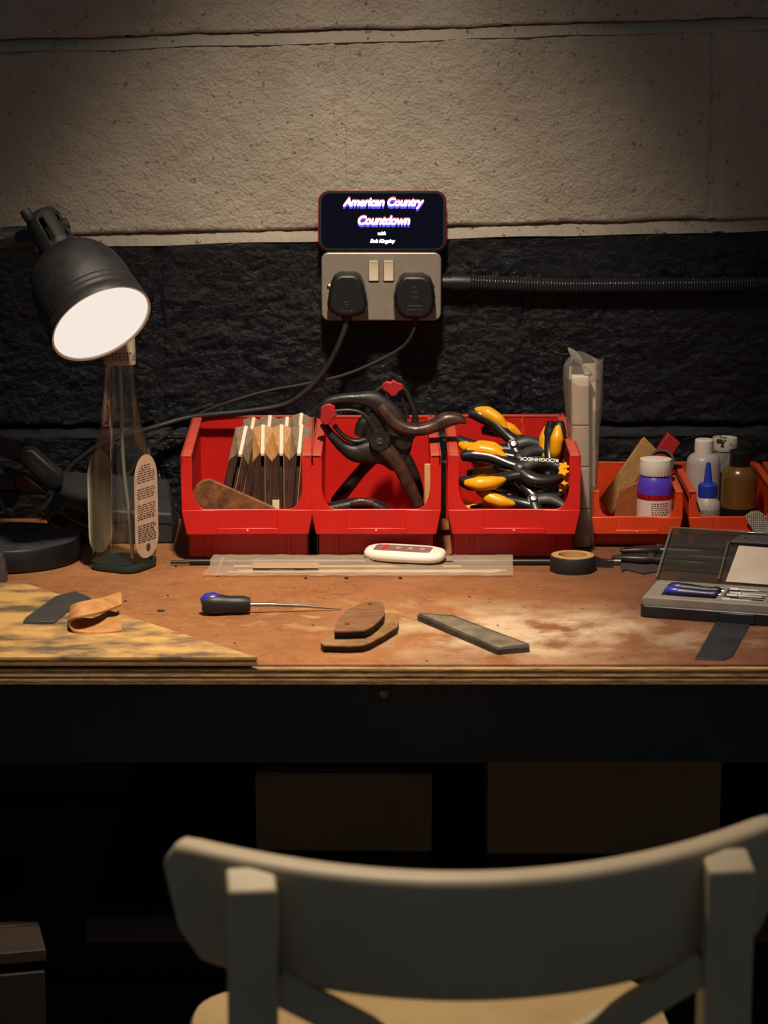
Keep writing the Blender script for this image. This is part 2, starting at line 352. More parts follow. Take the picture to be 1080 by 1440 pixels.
# ================================================================== PARTS BIN
def bin_things(name, label, cx, yb, wd, dp, ht, zf, zlt, zlb, m, md, rz, group, tw=.003):
    t = thing(name, label, 'storage bin', (cx, yb, .0005), (0,0,rz), group)
    hw = wd/2; k = wd/.15; fy = -dp; by = -dp+.022*k
    g = G()
    g.box((0,by/2,.0015), (wd-.012*k,-by,.003))                                  # floor
    g.box((0,-tw/2,ht/2), (wd-.006*k,tw,ht))                                     # back
    for s in (-1,1):
        X = s*(hw-.006*k)
        poly = [(0,0),(0,ht),(-.03*k,ht),(fy+.002,zf),(fy+.002,zlt),(by,zlb),(by,0)]
        g.prism(poly, lambda p, X=X: Vector((X,p[0],p[1])), lambda p, X=X, s=s: Vector((X-s*tw,p[0],p[1])))
    g.box((0,by+tw/2,(zlb+.006)/2), (wd-.012*k,tw,zlb+.006))                     # foot panel under the lip
    obj('body', g, m, t, bev=.0007, local=True)
    g = G()                                                                      # rims along the sides, stepped at the back
    for s in (-1,1):
        X0, X1 = s*(hw-.012*k), s*hw
        poly = [(-.022*k,ht-.003),(-.022*k,ht+.0008),(fy,zf+.0008),(fy,zf-.003)]
        g.prism(poly, lambda p: Vector((X0,p[0],p[1])), lambda p: Vector((X1,p[0],p[1])))
        poly = [(-.022*k,ht-.003),(-.022*k,ht+.0008),(fy,zf+.0008),(fy,zf-.012*k),(-.022*k,ht-.010*k)]
        g.prism(poly, lambda p: Vector((X1-s*.0001,p[0],p[1])), lambda p: Vector((X1-s*tw,p[0],p[1])))
    g.box((0,-.0015*k,ht-.0015), (wd-.004,.005*k,.003))
    obj('rim', g, md, t, bev=.0007, local=True)
    # front frame: uprights with rounded inner corners, lip below
    iw = hw-.0125*k; r = .020*k
    out = [(-hw,zf),(-iw,zf),(-iw,zlt+.028*k)]
    out += [(-iw+r*(1-math.cos(q))*.75, zlt+.028*k-.028*k*math.sin(q)) for q in [PI/2*i/6 for i in range(1,7)]]
    out += [(-x, z) for x, z in reversed(out)]
    low = [(hw,zlt-.004*k),(hw-.005*k,zlb),(-hw+.005*k,zlb),(-hw,zlt-.004*k)]
    poly = out+low
    g = G().prism(poly, lambda p: Vector((p[0],fy,p[1])), lambda p: Vector((p[0],fy+tw,p[1])))
    g.box((0,(fy+tw+by)/2,zlb+.0015), (wd-.014*k,by-fy-tw,.003))
    fr = obj('front_panel', g, m, t, bev=.0008, local=True)
    lw = .034*k; g = G(); zc = (zlt+zlb)/2                                       # label holder: two cheeks and a ledge
    for s in (-1,1):
        x0_, x1_ = s*lw, s*(hw-.0005)
        g.prism([(x0_,zlt-.0005),(x1_,zlt-.0005),(x1_,zlt-.004*k),(s*(hw-.0055*k),zlb+.0003),(x0_,zlb+.0003)], lambda p: Vector((p[0],fy-.0016*k,p[1])), lambda p: Vector((p[0],fy+.0005,p[1])))
    g.box((0,fy-.0018*k,zlb+.0045*k), (2*lw+.002,.0036*k,.007*k))
    obj('label_holder', g, m, t, bev=.0008, local=True)
    for s in (-1,1): obj('foot_rib', G().box((s*hw*.62,by-.001,zlb/2), (.004*k,.003,zlb-.002)), m, t, bev=.0005, local=True)
    obj('gate_mark', G().lathe([(.0013*k,0),(.0011*k,.0007),(.0001,.0009)], 10, Matrix.Translation((0,fy-.0036*k,zlb+.0055*k)) @ Matrix.Rotation(PI/2,4,'X')), mat('moulding_mark_pale', (235,170,140), .5), t, local=True)
    return t
M_RED = mat('red_polypropylene', (200,28,22), .42, var=.35, vscale=40, col2=(160,22,20), spec=.5, bump=.06, bscale=120)
M_REDD = mat('dusty_red_rim', (192,56,44), .6, var=.8, vscale=60, col2=(176,92,70))
M_ORG = mat('orange_polypropylene', (214,66,24), .42, var=.35, vscale=40, col2=(176,50,22), bump=.06, bscale=120)
M_ORGD = mat('dusty_orange_rim', (206,78,38), .6, var=.6, vscale=60, col2=(180,84,50))
ZF, ZLT, ZLB = ony(254,641,-.25).z, .0613, ony(254,752,-.25).z
bin_things('storage_bin', 'red plastic parts bin holding upright wooden strips and a wooden paddle', -.1603, -.0095, .1495, .2415, .1315, ZF, ZLT, ZLB, M_RED, M_REDD, math.radians(1.2), 'red parts bins')
bin_things('storage_bin', 'red plastic parts bin holding the large black spring clamps', -.0090, -.0095, .1475, .2405, .1315, ZF, ZLT, ZLB, M_RED, M_REDD, math.radians(.0), 'red parts bins')
bin3 = bin_things('storage_bin', 'red plastic parts bin heaped with black and yellow clamps', .1490, -.0095, .1505, .2405, .1325, ZF, ZLT, ZLB, M_RED, M_REDD, math.radians(-.3), 'red parts bins')
dp_ = [ony(x, y, -.0132)-Vector((.149,-.0095,.0005)) for x, y in ((736,587),(734,594),(736,601),(735,609),(736,617))]
obj('dried_glue_drip', G().tube(smooth_path(dp_, 4), lerp_list([.0012,.0014,.0008,.0012,.0007], 17), 8), mat('amber_dried_glue', (206,96,30), .35), bin3, local=True, smooth=60)
oz = [ony(840,y,-.177).z for y in (692,727,752)]
for cx, lab in ((.2995,'small orange bin holding a purple bottle and a tan sanding block'),(.4095,'small orange bin holding glue bottles and a brown jar'),(.5195,'small orange bin beside the bin of glue bottles, holding nothing in view')):
    bin_things('storage_bin', lab, cx, -.0105, .1065, .167, .0735, oz[0], oz[1], oz[2], M_ORG, M_ORGD, math.radians(-1.2 if cx < .4 else 0), 'orange parts bins', tw=.0025)
# ================================================================== DESK LAMP
M_LBLK = mat('black_lamp_enamel', (19,20,23), .45, var=.7, vscale=30, col2=(30,29,28), rvar=.25, bump=.05)
lm_c = ony(143,456,-.375)
ax = -Vector((.46,-.600,-.649)).normalized()            # from the mouth up to the neck
q = ax.to_track_quat('Z','X').to_matrix().to_4x4()
ML = Matrix.Translation(lm_c) @ q
lamp_base = Vector((-.66,-.27,0))
lamp = thing('desk_lamp', 'black adjustable desk lamp with lit ribbed dome shade beside the glass bottle', 'lamp', lamp_base)
prof = [(.0568,0),(.0572,.002),(.0566,.012),(.0548,.0135),(.0562,.016),(.0562,.0195),(.0545,.021),(.0557,.0235),(.0556,.027),(.0540,.0285),(.0548,.031),(.0545,.045),(.0535,.055),(.0516,.068),(.0474,.079),(.0414,.089),(.0340,.097),(.0260,.103),(.0205,.1060)]
sh = obj('lamp_shade', G().lathe(prof, 64, ML, False, False), M_LBLK, lamp, smooth=50, fix=True)
prin = [(.0568,0),(.0545,.0006),(.0535,.012),(.0525,.03),(.052,.045),(.0495,.066),(.0405,.086),(.026,.100),(.0195,.1040)]
obj('inner_reflector', G().lathe(prin, 64, ML, False, False), mat('white_enamel', (238,232,222), .5), sh, smooth=50)
# neck with open slots
seg = 42; prn = [(.0205,.104),(.0205,.115),(.0203,.148),(.0201,.155),(.0185,.1605),(.0125,.164)]
g = G(); vs_ = []; fs_ = []
for r, z in prn: vs_ += [ML @ Vector((r*math.cos(2*PI*k/seg), r*math.sin(2*PI*k/seg), z)) for k in range(seg)]
for i in range(len(prn)-1):
    for k in range(seg):
        if i == 1 and k % 7 in (1,2): continue
        fs_.append((i*seg+k, i*seg+(k+1) % seg, (i+1)*seg+(k+1) % seg, (i+1)*seg+k))
g.add(vs_, fs_); nk = obj('lamp_neck', g, M_LBLK, lamp, smooth=50)
md = nk.modifiers.new('Solid','SOLIDIFY'); md.thickness = .0022; md.offset = -1
obj('lamp_neck_cap', G().lathe([(.0126,.1638),(.010,.1655),(.0001,.1660)], 24, ML), M_LBLK, nk)
obj('bulb_socket', G().lathe([(.0001,.140),(.0115,.140),(.0125,.1),(.0125,.075),(.0001,.075)], 24, ML), mat('brass_holder', (170,130,70), .35, metal=1), lamp)
blb = obj('bulb', G().lathe([(.0001,.012),(.010,.0135),(.018,.018),(.0235,.027),(.025,.036),(.023,.046),(.017,.058),(.0135,.070),(.0135,.076),(.0001,.0765)], 32, ML), mat('glowing_frosted_bulb', (255,240,220), .4, emis=5, ecol=(255,222,184)), lamp, smooth=60)
obj('frosted_diffuser', G().lathe([(.0546,.0030),(.0540,.0022),(.040,.0010),(.02,.0004),(.0001,.0002)], 64, ML, False, True), mat('lit_frosted_diffuser', (60,56,52), .6, emis=.93, ecol=(250,238,226)), lamp, smooth=60)
# knobs and arm
nkc = ML @ Vector((0,0,.135)); NY = nkc.y; jt = ony(14,336,NY+.03)
obj('swivel_knob', G().lathe([(.0001,0),(.0062,0),(.0068,.002),(.0068,.009),(.0055,.0105),(.0001,.0105)], 16, Matrix.Translation(ony(84,319,NY)) @ Matrix.Rotation(math.radians(65),4,'Y')), M_LBLK, lamp)
obj('swivel_knob', G().lathe([(.0001,0),(.0055,0),(.006,.002),(.006,.012),(.005,.0135),(.0001,.0135)], 16, Matrix.Translation(ony(43,310,NY)) @ Matrix.Rotation(math.radians(-30),4,'Y')), M_LBLK, lamp)
g = G(); g.tube([nkc+Vector((0,.012,0)), ony(36,334,NY+.03), jt, ony(2,336,NY+.03)], [.012,.013,.014,.013], 14)
obj('swivel_bracket', g, M_LBLK, lamp, smooth=60)
el = Vector((-.70,-.30,.46))
g = G()
for dy in (-.009,.009):
    g.tube([ony(8,336,NY+.03)+Vector((0,dy,0)), ony(-40,330,NY+.03)+Vector((0,dy,0)), el+Vector((0,dy,0))], .0048, 10)
obj('upper_arm', g, M_LBLK, lamp)
obj('elbow_joint', G().lathe([(.0001,-.016),(.014,-.016),(.014,.016),(.0001,.016)], 20, Matrix.Translation(el) @ Matrix.Rotation(PI/2,4,'X')), M_LBLK, lamp)
g = G()
for dy in (-.009,.009): g.tube([el+Vector((0,dy,0)), lamp_base+Vector((0,dy,.03))], .0048, 10)
obj('lower_arm', g, M_LBLK, lamp)
obj('base', G().lathe([(.0001,0),(.075,0),(.075,.018),(.070,.024),(.02,.03),(.012,.05),(.0001,.05)], 48, Matrix.Translation(lamp_base+Vector((0,0,.0004)))), M_LBLK, lamp)
# ================================================================== SOCKET, PHONE, PLUGS, CONDUIT
M_PLATE = mat('brushed_grey_metal_plate', (150,140,128), .42, metal=.35, var=.5, vscale=90, col2=(128,120,110), stretch=(1,1,1))
M_CREAM = mat('cream_switch_plastic', (222,206,180), .4)
M_BLKP = mat('black_rubber_plastic', (13,14,18), .45, var=.5, vscale=40, col2=(20,20,22))
def rrect(x0, x1, z0, z1, r, n=6):
    out = []
    for cx, cz, a0 in ((x1-r,z1-r,0),(x0+r,z1-r,PI/2),(x0+r,z0+r,PI),(x1-r,z0+r,1.5*PI)):
        out += [(cx+r*math.cos(a0+PI/2*i/n), cz+r*math.sin(a0+PI/2*i/n)) for i in range(n+1)]
    return out
PY = -.040
a, b_ = ony(452,355,PY), ony(620,451,PY)
sk = thing('wall_socket', 'grey metal double wall socket with two cream rocker switches', 'socket', ((a.x+b_.x)/2,0,b_.z))
V3 = lambda y: (lambda p: Vector((p[0],y,p[1])))
obj('back_box', G().prism(rrect(a.x+.003,b_.x-.003,b_.z+.003,a.z-.003,.006), V3(PY+.005), V3(.0)), M_PLATE, sk, bev=.001)
plate = obj('face_plate', G().prism(rrect(a.x,b_.x,b_.z,a.z,.009), V3(PY), V3(PY+.0055)), M_PLATE, sk, bev=.0018, seg=3)
for px in (525.5, 546.5):
    p0, p1 = ony(px-8,365,PY), ony(px+8,396,PY)
    fr = obj('switch_surround', G().prism(rrect(p0.x,p1.x,p1.z,p0.z,.002), V3(PY-.0014), V3(PY+.001)), mat('switch_surround_taupe', (110,98,84), .5), sk, bev=.0004)  # surround in a darker grey-brown than the rockers
    x0, x1, z0, z1 = p0.x+.0012, p1.x-.0012, p1.z+.0012, p0.z-.0012
    zm = z0+(z1-z0)*.76
    prof = [(PY,z0),(PY-.0026,z0),(PY-.0040,zm),(PY-.0068,z1),(PY,z1)]
    obj('rocker', G().prism(prof, lambda p: Vector((x0,p[0],p[1])), lambda p: Vector((x1,p[0],p[1]))), M_CREAM, fr, bev=.0004)
for px, py in ((463,403),(608,403)):
    p = ony(px,py,PY); obj('screw', G().lathe([(.003,0),(.003,.0008),(.0018,.0018),(.0001,.002)], 14, Matrix.Translation(p) @ Matrix.Rotation(PI/2,4,'X')), M_STEEL, sk)
M_CABLE = mat('grey_black_cable', (40,40,42), .45)
def plug(label, poly, cable, r, mark, top=None):
    c = ony(poly[0][0], 447, PY); t = thing('plug_lead', label, 'plug', (c.x,PY,c.z-.01), None, 'black plugs in the wall socket')
    y1 = PY-.034
    pts = [ony(x,y,y1) for x, y in poly]; cx = sum(p.x for p in pts)/len(pts); cz = sum(p.z for p in pts)/len(pts)
    R = []
    for sc_, y in ((1.0,PY-.0004),(1.03,PY-.012),(1.0,PY-.026),(.95,PY-.032),(.86,PY-.0345)):
        R.append([Vector((cx+(p.x-cx)*sc_, y, cz+(p.z-cz)*sc_)) for p in pts])
    bd = obj('plug_body', G().rings(R), M_BLKP, t, smooth=30, bev=.0012)
    g = G()
    for (x, y, w_) in mark:
        p = ony(x, y, PY-.0352); g.box((p.x,PY-.0347,p.z), (w_,.0006,.0009))
    obj('moulded_mark', g, mat('moulded_mark_grey', (62,62,66), .5), bd)
    path = smooth_path(cable, 8)
    obj('strain_relief', G().tube(path[0:6], [r*2.0,r*1.9,r*1.7,r*1.5,r*1.3,r*1.1], 12), M_BLKP, t)
    obj('cable', G().tube(path, r, 10), M_CABLE, t, smooth=60)
    return t
A_ = lambda x, y, Y: ony(x, y, Y)
plug('black plug on the thicker cable, under the left edge of the phone', [(478,385),(499,385),(507,390),(511,400),(515,418),(517,432),(513,440),(503,445),(489,447),(475,445),(465,440),(460,431),(462,416),(466,398),(470,389)],
     [A_(488,446,-.062),A_(485,462,-.062),A_(474,490,-.058),A_(456,522,-.050),A_(430,550,-.045),A_(400,569,-.040),A_(350,578,-.036),A_(300,583,-.033),A_(262,588,-.031),A_(210,603,-.036),A_(165,616,-.030),A_(130,632,-.024),A_(95,662,-.020),A_(80,692,-.020),A_(60,716,-.020)], .0034,
     [(487,425,.006),(480,437,.003),(487,437,.003),(494,437,.005),(488,429,.003)])
plug('black plug on the thinner cable, beside the conduit end', [(569,387),(595,387),(605,392),(609,402),(612,420),(611,432),(606,442),(596,449),(570,449),(560,441),(555,431),(554,419),(558,402),(563,391)],
     [A_(584,448,-.060),A_(582,464,-.060),A_(568,486,-.055),A_(535,506,-.050),A_(485,527,-.046),A_(430,540,-.040),A_(380,549,-.034),A_(330,563,-.030),A_(285,580,-.022),A_(250,600,-.026),A_(222,621,-.028),A_(190,655,-.022),A_(165,690,-.020),A_(150,716,-.020)], .0021,
     [(583,404,.003),(583,411,.008),(583,430,.017),(578,436,.010),(590,436,.004),(580,418,.004),(586,418,.004)])
p = ony(583,385,PY); obj('neon_window', G().box((p.x,PY-.002,p.z-.0005), (.013,.004,.0022)), M_CREAM, sk, bev=.0005)
# phone leaning on the wall on top of the socket
PW, PH, PT = .1525, .0730, .0085
pc = ony(537.5,353,-.034)
ph = thing('phone', 'smartphone in a red case showing a title screen, standing on the socket', 'phone', (pc.x,-.0325,a.z+.0004), (-math.radians(13),0,math.radians(-.4)))
M_RCASE = mat('red_silicone_case', (150,26,28), .5)
M_SCREEN = mat('phone_screen_dark', (3,4,10), .08, spec=.6, emis=.2, ecol=(14,15,40))
Vl = lambda y: (lambda p: Vector((p[0],y,p[1])))
obj('case', G().prism(rrect(-PW/2-.0012,PW/2+.0012,0,PH+.0012,.0125), Vl(.0015), Vl(.0068)), M_RCASE, ph, local=True, bev=.0015)
obj('body', G().prism(rrect(-PW/2,PW/2,.0008,PH,.0118), Vl(-.0020), Vl(.002)), mat('phone_black_frame', (30,30,34), .3, metal=.5), ph, local=True, bev=.0007)
scn = obj('screen', G().prism(rrect(-PW/2+.0028,PW/2-.0028,.0036,PH-.0028,.0095), Vl(-.00225), Vl(-.0019)), M_SCREEN, ph, local=True)
Mw = mat('screen_white', (255,250,255), .5, emis=2.6, ecol=(255,244,250)); Mr = mat('screen_red', (200,30,50), .5, emis=.9, ecol=(235,30,60)); Mb = mat('screen_blue', (60,50,200), .5, emis=.9, ecol=(70,52,225))
RX = Matrix.Rotation(PI/2,4,'X')
def line(body, z, size, bold, edge, xoff=0):
    if edge:
        for mm, dz, dy, nm in ((Mr,.0016,-.0024,'title_red_edge'),(Mr,.0008,-.00242,'title_red_edge'),(Mb,-.0010,-.00246,'title_blue_edge'),(Mb,-.0020,-.00244,'title_blue_edge'),(Mb,-.0030,-.0024,'title_blue_edge')):
            text_mesh(nm, body, size, mm, scn, Matrix.Translation((xoff,dy,z+dz)) @ RX, shear=.28, bold=bold, extrude=.00001, spacing=.92)
    text_mesh('title_text', body, size, Mw, scn, Matrix.Translation((xoff,-.0026,z)) @ RX, shear=.28, bold=bold, extrude=.00001, spacing=.92)
line('American Country', .0590, .0135, .00036, True, .0005); line('Countdown', .0368, .0140, .00038, True, .001)
line('with', .0215, .0062, .0001, False, -.001); line('Bob Kingsley', .0122, .0062, .0001, False, 0)
# conduit
M_COND = mat('black_corrugated_conduit', (40,40,44), .16, spec=.8)
cd = thing('cable_conduit', 'black corrugated flexible conduit running along the wall from the socket', 'conduit', ony(840,410,-.014))
cpts = smooth_path([ony(655,397,-.0135),ony(720,400,-.0135),ony(800,402.5,-.0135),ony(900,402,-.0135),ony(1000,401,-.0135),ony(1068,398,-.0135)], 10)
tot = sum((cpts[i+1]-cpts[i]).length for i in range(len(cpts)-1)); NR = int(tot/.0034)
def along(s):
    for i in range(len(cpts)-1):
        l = (cpts[i+1]-cpts[i]).length
        if s <= l or i == len(cpts)-2: return cpts[i].lerp(cpts[i+1], min(1, s/l))
        s -= l
P_ = []; R_ = []
for i in range(NR):
    for f_, r in ((0,.0084),(.16,.0095),(.36,.0102),(.56,.0102),(.76,.0095)): P_.append(along(tot*(i+f_)/NR)); R_.append(r)
obj('corrugated_tube', G().tube(P_, R_, 18), M_COND, cd, smooth=80)
p = ony(622,397,-.0135); p2 = ony(662,398,-.0135)
obj('conduit_fitting', G().tube([p,p.lerp(p2,.3),p.lerp(p2,.31),p.lerp(p2,.92),p2], [.0095,.0095,.0112,.0112,.0108], 20), M_BLKP, cd, smooth=30)
g = G()
for f_ in (.5,.62,.74): 
    c_ = p.lerp(p2,f_); g.box((c_.x,c_.y-.002,c_.z+.0112), (.0022,.006,.002))
obj('fitting_tab', g, M_BLKP, cd, bev=.0003)
c_ = ony(1071,399,-.0135)
g = G().tube([c_+Vector((-.006,0,0)), c_+Vector((.03,0,0))], .0115, 20); g.box(c_+Vector((.006,.0055,.012)), (.022,.014,.006)); g.box(c_+Vector((.001,-.001,.0145)), (.014,.012,.002))
obj('saddle_clip', g, M_BLKP, cd, bev=.0006, smooth=30)
# ================================================================== SPRAY BOTTLE
M_GLASS = clear('bottle_glass', (.96,.98,.97), .05, .5, .03, (.70,.78,.76))
M_TEAL = clear('thick_teal_glass', (.20,.46,.46), .08, .6, .05, (.03,.16,.17), haze=.35, hazecol=(.02,.10,.11))
bc = onz(176.5,795,0); bc = Vector((bc.x,-.277,0))
bt = thing('glass_bottle', 'clear glass bottle with pale cap and two oval-ended labels under the lamp', 'bottle', (bc.x,bc.y,.0004), (0,0,math.radians(-27)))
def sq_ring(h, pw, z, n=40, k=1.0):
    out = []
    for i in range(n):
        q_ = 2*PI*i/n; cx, sy = math.cos(q_), math.sin(q_)
        out.append(Vector((h*k*math.copysign(abs(cx)**(2/pw),cx), h*math.copysign(abs(sy)**(2/pw),sy), z)))
    return out
bz = [(.0290,.004,4),(.0305,.010,4.2),(.0300,.03,4.2),(.0296,.07,4.2),(.0295,.115,4.2),(.0290,.128,3.8),(.0270,.139,3.2),(.0240,.150,2.7),(.0218,.162,2.4),(.0202,.180,2.2),(.0186,.205,2.05),(.0174,.224,2),(.0162,.231,2),(.0162,.238,2)]
obj('bottle_wall', G().rings([sq_ring(h, p_, z) for h, z, p_ in bz], False, False), M_GLASS, bt, local=True, smooth=70)
obj('bottle_base', G().rings([sq_ring(h, p_, z) for h, z, p_ in [(.0285,0,4),(.0305,.0015,4),(.0309,.006,4.2),(.0305,.0095,4.2),(.0285,.0098,4),(.022,.0075,3)]]), M_TEAL, bt, local=True, smooth=60)
M_LABEL = mat('label_paper_pale', (196,170,148), .7, var=.3, vscale=60); M_LABEL2 = mat('label_paper_back', (206,196,166), .7, var=.5, vscale=30)
def capsule(w_, z0, z1, n=10):
    out = []
    for i in range(n+1): q_ = PI*i/n; out.append((w_*math.cos(q_), z1-w_*1.25+w_*1.25*math.sin(q_)))
    for i in range(n+1): q_ = PI+PI*i/n; out.append((w_*math.cos(q_), z0+w_*.95+w_*.95*math.sin(q_)))
    return out
for s, mm, nm in ((1,M_LABEL,'label_print_side'),(-1,M_LABEL2,'label_plain_side')):
    lb = obj('label', G().prism(capsule(.0235,.014,.132), lambda p: Vector((s*(.0312),p[0],p[1])), lambda p: Vector((s*.0308,p[0],p[1]))), mm, bt, local=True)
    if s == 1:
        g = G(); random.seed(3)
        for i in range(34):
            z = .120-i*.0026; hw_ = .0185 if i > 4 else .010+.002*i
            if i in (8,9,15,16,24,25): continue
            x_ = -hw_
            while x_ < hw_-.004:
                l_ = random.uniform(.003,.010); l_ = min(l_, hw_-x_)
                g.box((.0313,x_+l_/2,z), (.0003,l_*.85,.0009 if i < 22 else .0013)); x_ += l_+.0008
        g.lathe([(.0001,0),(.0045,0),(.0045,.0003),(.0001,.0003)], 16, Matrix.Translation((.0312,.002,.026)) @ Matrix.Rotation(PI/2,4,'Y'))
        obj('label_print', g, mat('label_ink', (70,58,60), .7), lb, local=True, smooth=0)
obj('dip_tube', G().tube(smooth_path([(0,0,.235),(.001,0,.19),(.001,0,.14),(.004,-.001,.10),(.011,-.004,.06),(.018,-.010,.014)], 8), .0021, 10), mat('clear_plastic_tube', (150,146,134), .3, spec=.6), bt, local=True)
cp = obj('bottle_cap', G().lathe([(.0001,.2705),(.0165,.2705),(.0172,.268),(.0176,.2315),(.0001,.2315)], 40), mat('pale_cap_wrap', (176,158,138), .6, var=.3, vscale=60), bt, local=True)
g = G()
for r_ in range(3):
    for k in range(26):
        if random.random() < .2: continue
        q_ = 2*PI*k/26; M_ = Matrix.Rotation(q_,4,'Z') @ Matrix.Translation((.0177,0,.238+.0035*r_)); g.box(M_ @ Vector((0,0,0)), (.0004,.0026,.0022), Matrix.Rotation(q_,3,'Z'))
obj('cap_print', g, mat('cap_ink', (108,98,90), .7), cp, local=True, smooth=0)
# ================================================================== CONTENTS OF THE FIRST RED BIN
M_WLT = mat('sanded_pale_wood', (190,140,84), .6, var=1, vscale=60, stretch=(6,6,1), col2=(150,104,60))
M_WGR = mat('grey_weathered_wood', (134,112,88), .7, var=1, vscale=60, stretch=(6,6,1), col2=(98,80,62))
M_WDK = mat('dark_stained_wood', (84,56,42), .6, var=1, vscale=40, stretch=(8,8,1), col2=(40,26,22))
M_WHT = mat('pale_bone_spacer', (226,210,184), .6)
def strip(label, pxb, pyb, pxt, pyt, Y, head, wd=.0238, back=.016, lean=0):
    top = ony(pxt, pyt, Y+back); bot = ony(pxb, pyb, Y); L_ = math.hypot(top.x-bot.x, top.z-.0062); ang = math.atan2(top.x-bot.x, top.z-.0062)
    bx = top.x-L_*math.sin(ang)
    t = thing('wooden_strip', label, 'wood strip', (bx,Y,.0062), (0,ang,0), 'wooden strips standing in the red bin')
    h = L_; hw = wd/2
    for s in (-1,1):
        xi, xo = s*.0022, s*hw
        z1i, z1o = h-.030, h-.042
        vs_ = [(xi,-.001,0),(xo,.002,0),(xo,back,0),(xi,back,0),(xi,-.001,z1i),(xo,.002,z1o),(xo,back,h-.004),(xi,back,h)]
        obj('scale', G().add(vs_, [(0,1,2,3),(0,4,5,1),(1,5,6,2),(2,6,7,3),(3,7,4,0),(4,7,6,5)]), M_WDK, t, local=True, bev=.0005, smooth=0)
        e = .0008; n_ = Vector((0,-.55,.83))*e
        q4 = [Vector(vs_[i]) for i in (4,7,6,5)]
        obj('bevelled_head', G().add([p for p in q4]+[p+n_ for p in q4], [(0,1,2,3),(4,7,6,5),(0,4,5,1),(1,5,6,2),(2,6,7,3),(3,7,4,0)]), head, t, local=True, smooth=0)
    g = G().prism([(.0012,h-.034),(.0006,h-.031),(back-.0005,h+.0012),(back-.0005,h-.034)], lambda p: Vector((-.0021,p[0],p[1])), lambda p: Vector((.0021,p[0],p[1])))
    obj('spacer', g, M_WHT, t, local=True, bev=.0003, smooth=0)
    obj('slot_floor', G().box((0,back-.004,h*.45), (.0044,.003,h*.85)), M_WDK, t, local=True, smooth=0)
    obj('glue_line', G().box((.0030,-.0008,h*.40), (.0008,.001,h*.74)), M_WLT, t, local=True, smooth=0)
    if pxb == 396: obj('pale_foot', G().box((-.0065,-.0022,.032), (.008,.002,.036)), M_WHT, t, local=True, smooth=0)
    return t
fr_lab = 'pale angle-topped wooden strip with dark sides in the front row of the bin'
for xb, xt in ((312,346),(369,370),(396,396),(410,424)):
    strip({312:'angle-topped wooden strip leaning away from the bin corner, at the end of the front row',369:'upright angle-topped wooden strip beside the leaning one in the front row',396:'upright angle-topped wooden strip with a pale foot, in the front row',410:'angle-topped wooden strip leaning against the bin side in the front row'}[xb], xb, 715, xt, 598 if xt != 346 else 600, -.165, M_WLT if xb in (369,396) else M_WGR)
for xb, xt, yt in ((330,357,588),(362,380,585),(392,404,587),(408,424,582)):
    strip({330:'greyish wooden strip standing behind the leaning front strip',362:'greyish wooden strip standing behind the upright strip beside the leaning one',392:'greyish wooden strip standing behind the upright strip with a pale foot',408:'greyish wooden strip at the back against the bin side'}[xb], xb, 700, xt, yt, -.085, M_WGR)
pd = [(272,716),(268,706),(270,695),(277,681),(286,675),(295,674),(384,713),(392,722),(300,735),(276,730)]
g = pxwall(G(), pd, -.2075, -.214); obj_ = obj('wooden_paddle', g, mat('scuffed_brown_leathery_wood', (150,96,52), .6, var=1, vscale=60, col2=(76,46,28), bump=.3, bscale=120), bev=.001)
tag(obj_, 'flat brown wooden paddle with rounded end, tilted in front of the wooden strips', 'paddle')
# ================================================================== LARGE SPRING CLAMPS
M_CLBK = mat('scuffed_black_nylon', (19,18,18), .36, var=.8, vscale=35, col2=(36,30,27), bump=.15, bscale=300, rvar=.2)
M_CLWR = mat('worn_brown_black_nylon', (30,25,23), .36, var=1, vscale=70, col2=(84,52,38), bump=.15, bscale=300)
M_PADR = mat('red_clamp_pad', (168,30,36), .5, var=.5, vscale=60)
def at(Y): return lambda pts: [ony(x, y, Y) for x, y in pts]
def ribbon(name, t, m, pts, Y, rpx, thick, par=None, dy=0, n=6, seg=12):
    path = smooth_path([ony(x, y, Y+dy) for x, y in pts], n); k = .00083
    rs = lerp_list([r*k for r in rpx], len(path)); ts = lerp_list(thick if isinstance(thick, list) else [thick]*2, len(path))
    return obj(name, G().tube(path, rs, seg, w=ts, nrm=(0,1,0), pw=3.2), m, par or t, smooth=50)
Yc = -.178
t = thing('spring_clamp', 'large black spring clamp with red jaw pad and open handles atop the bin', 'clamp', Vector((0.03,Yc,.006)), None, 'large black spring clamps')
ja = ribbon('upper_lever', t, M_CLBK, [(452,588),(458,568),(474,561),(502,560),(527,564),(548,583),(557,598),(556,611)], Yc, [6,6,6,8,13,16,17,12], [.008,.009,.010,.012])
ribbon('jaw_rail', t, M_CLBK, [(468,578),(490,576),(508,580),(520,592),(527,604)], Yc, [3,3,3,5,7], .007, ja)
ribbon('upper_handle', t, M_CLWR, [(534,570),(548,586),(562,598),(582,604),(606,600),(628,590),(646,589),(655,594)], Yc-.004, [7,9,9,8,9,11,7,1.5], [.008,.012,.014,.013,.010])
jb = ribbon('lower_lever', t, M_CLBK, [(454,596),(466,612),(482,628),(500,637),(522,635),(542,640),(558,655)], Yc+.003, [5,6,8,13,17,15,10], [.008,.010,.011])
ribbon('jaw_rail', t, M_CLBK, [(470,598),(482,612),(498,620),(515,618)], Yc+.003, [3,3,3.5,4], .007, jb)
ribbon('lower_handle', t, M_CLWR, [(535,628),(552,642),(566,664),(579,690),(590,712),(596,722)], Yc-.004, [10,11,9.5,9,8,2], [.009,.011,.012,.012,.006])
obj('body_web', pxwall(G(), [(520,580),(548,572),(566,594),(582,612),(578,634),(566,652),(548,650),(520,642),(512,622)], Yc+.012, Yc-.004), M_CLBK, t, bev=.002)
p = ony(534,617,Yc)
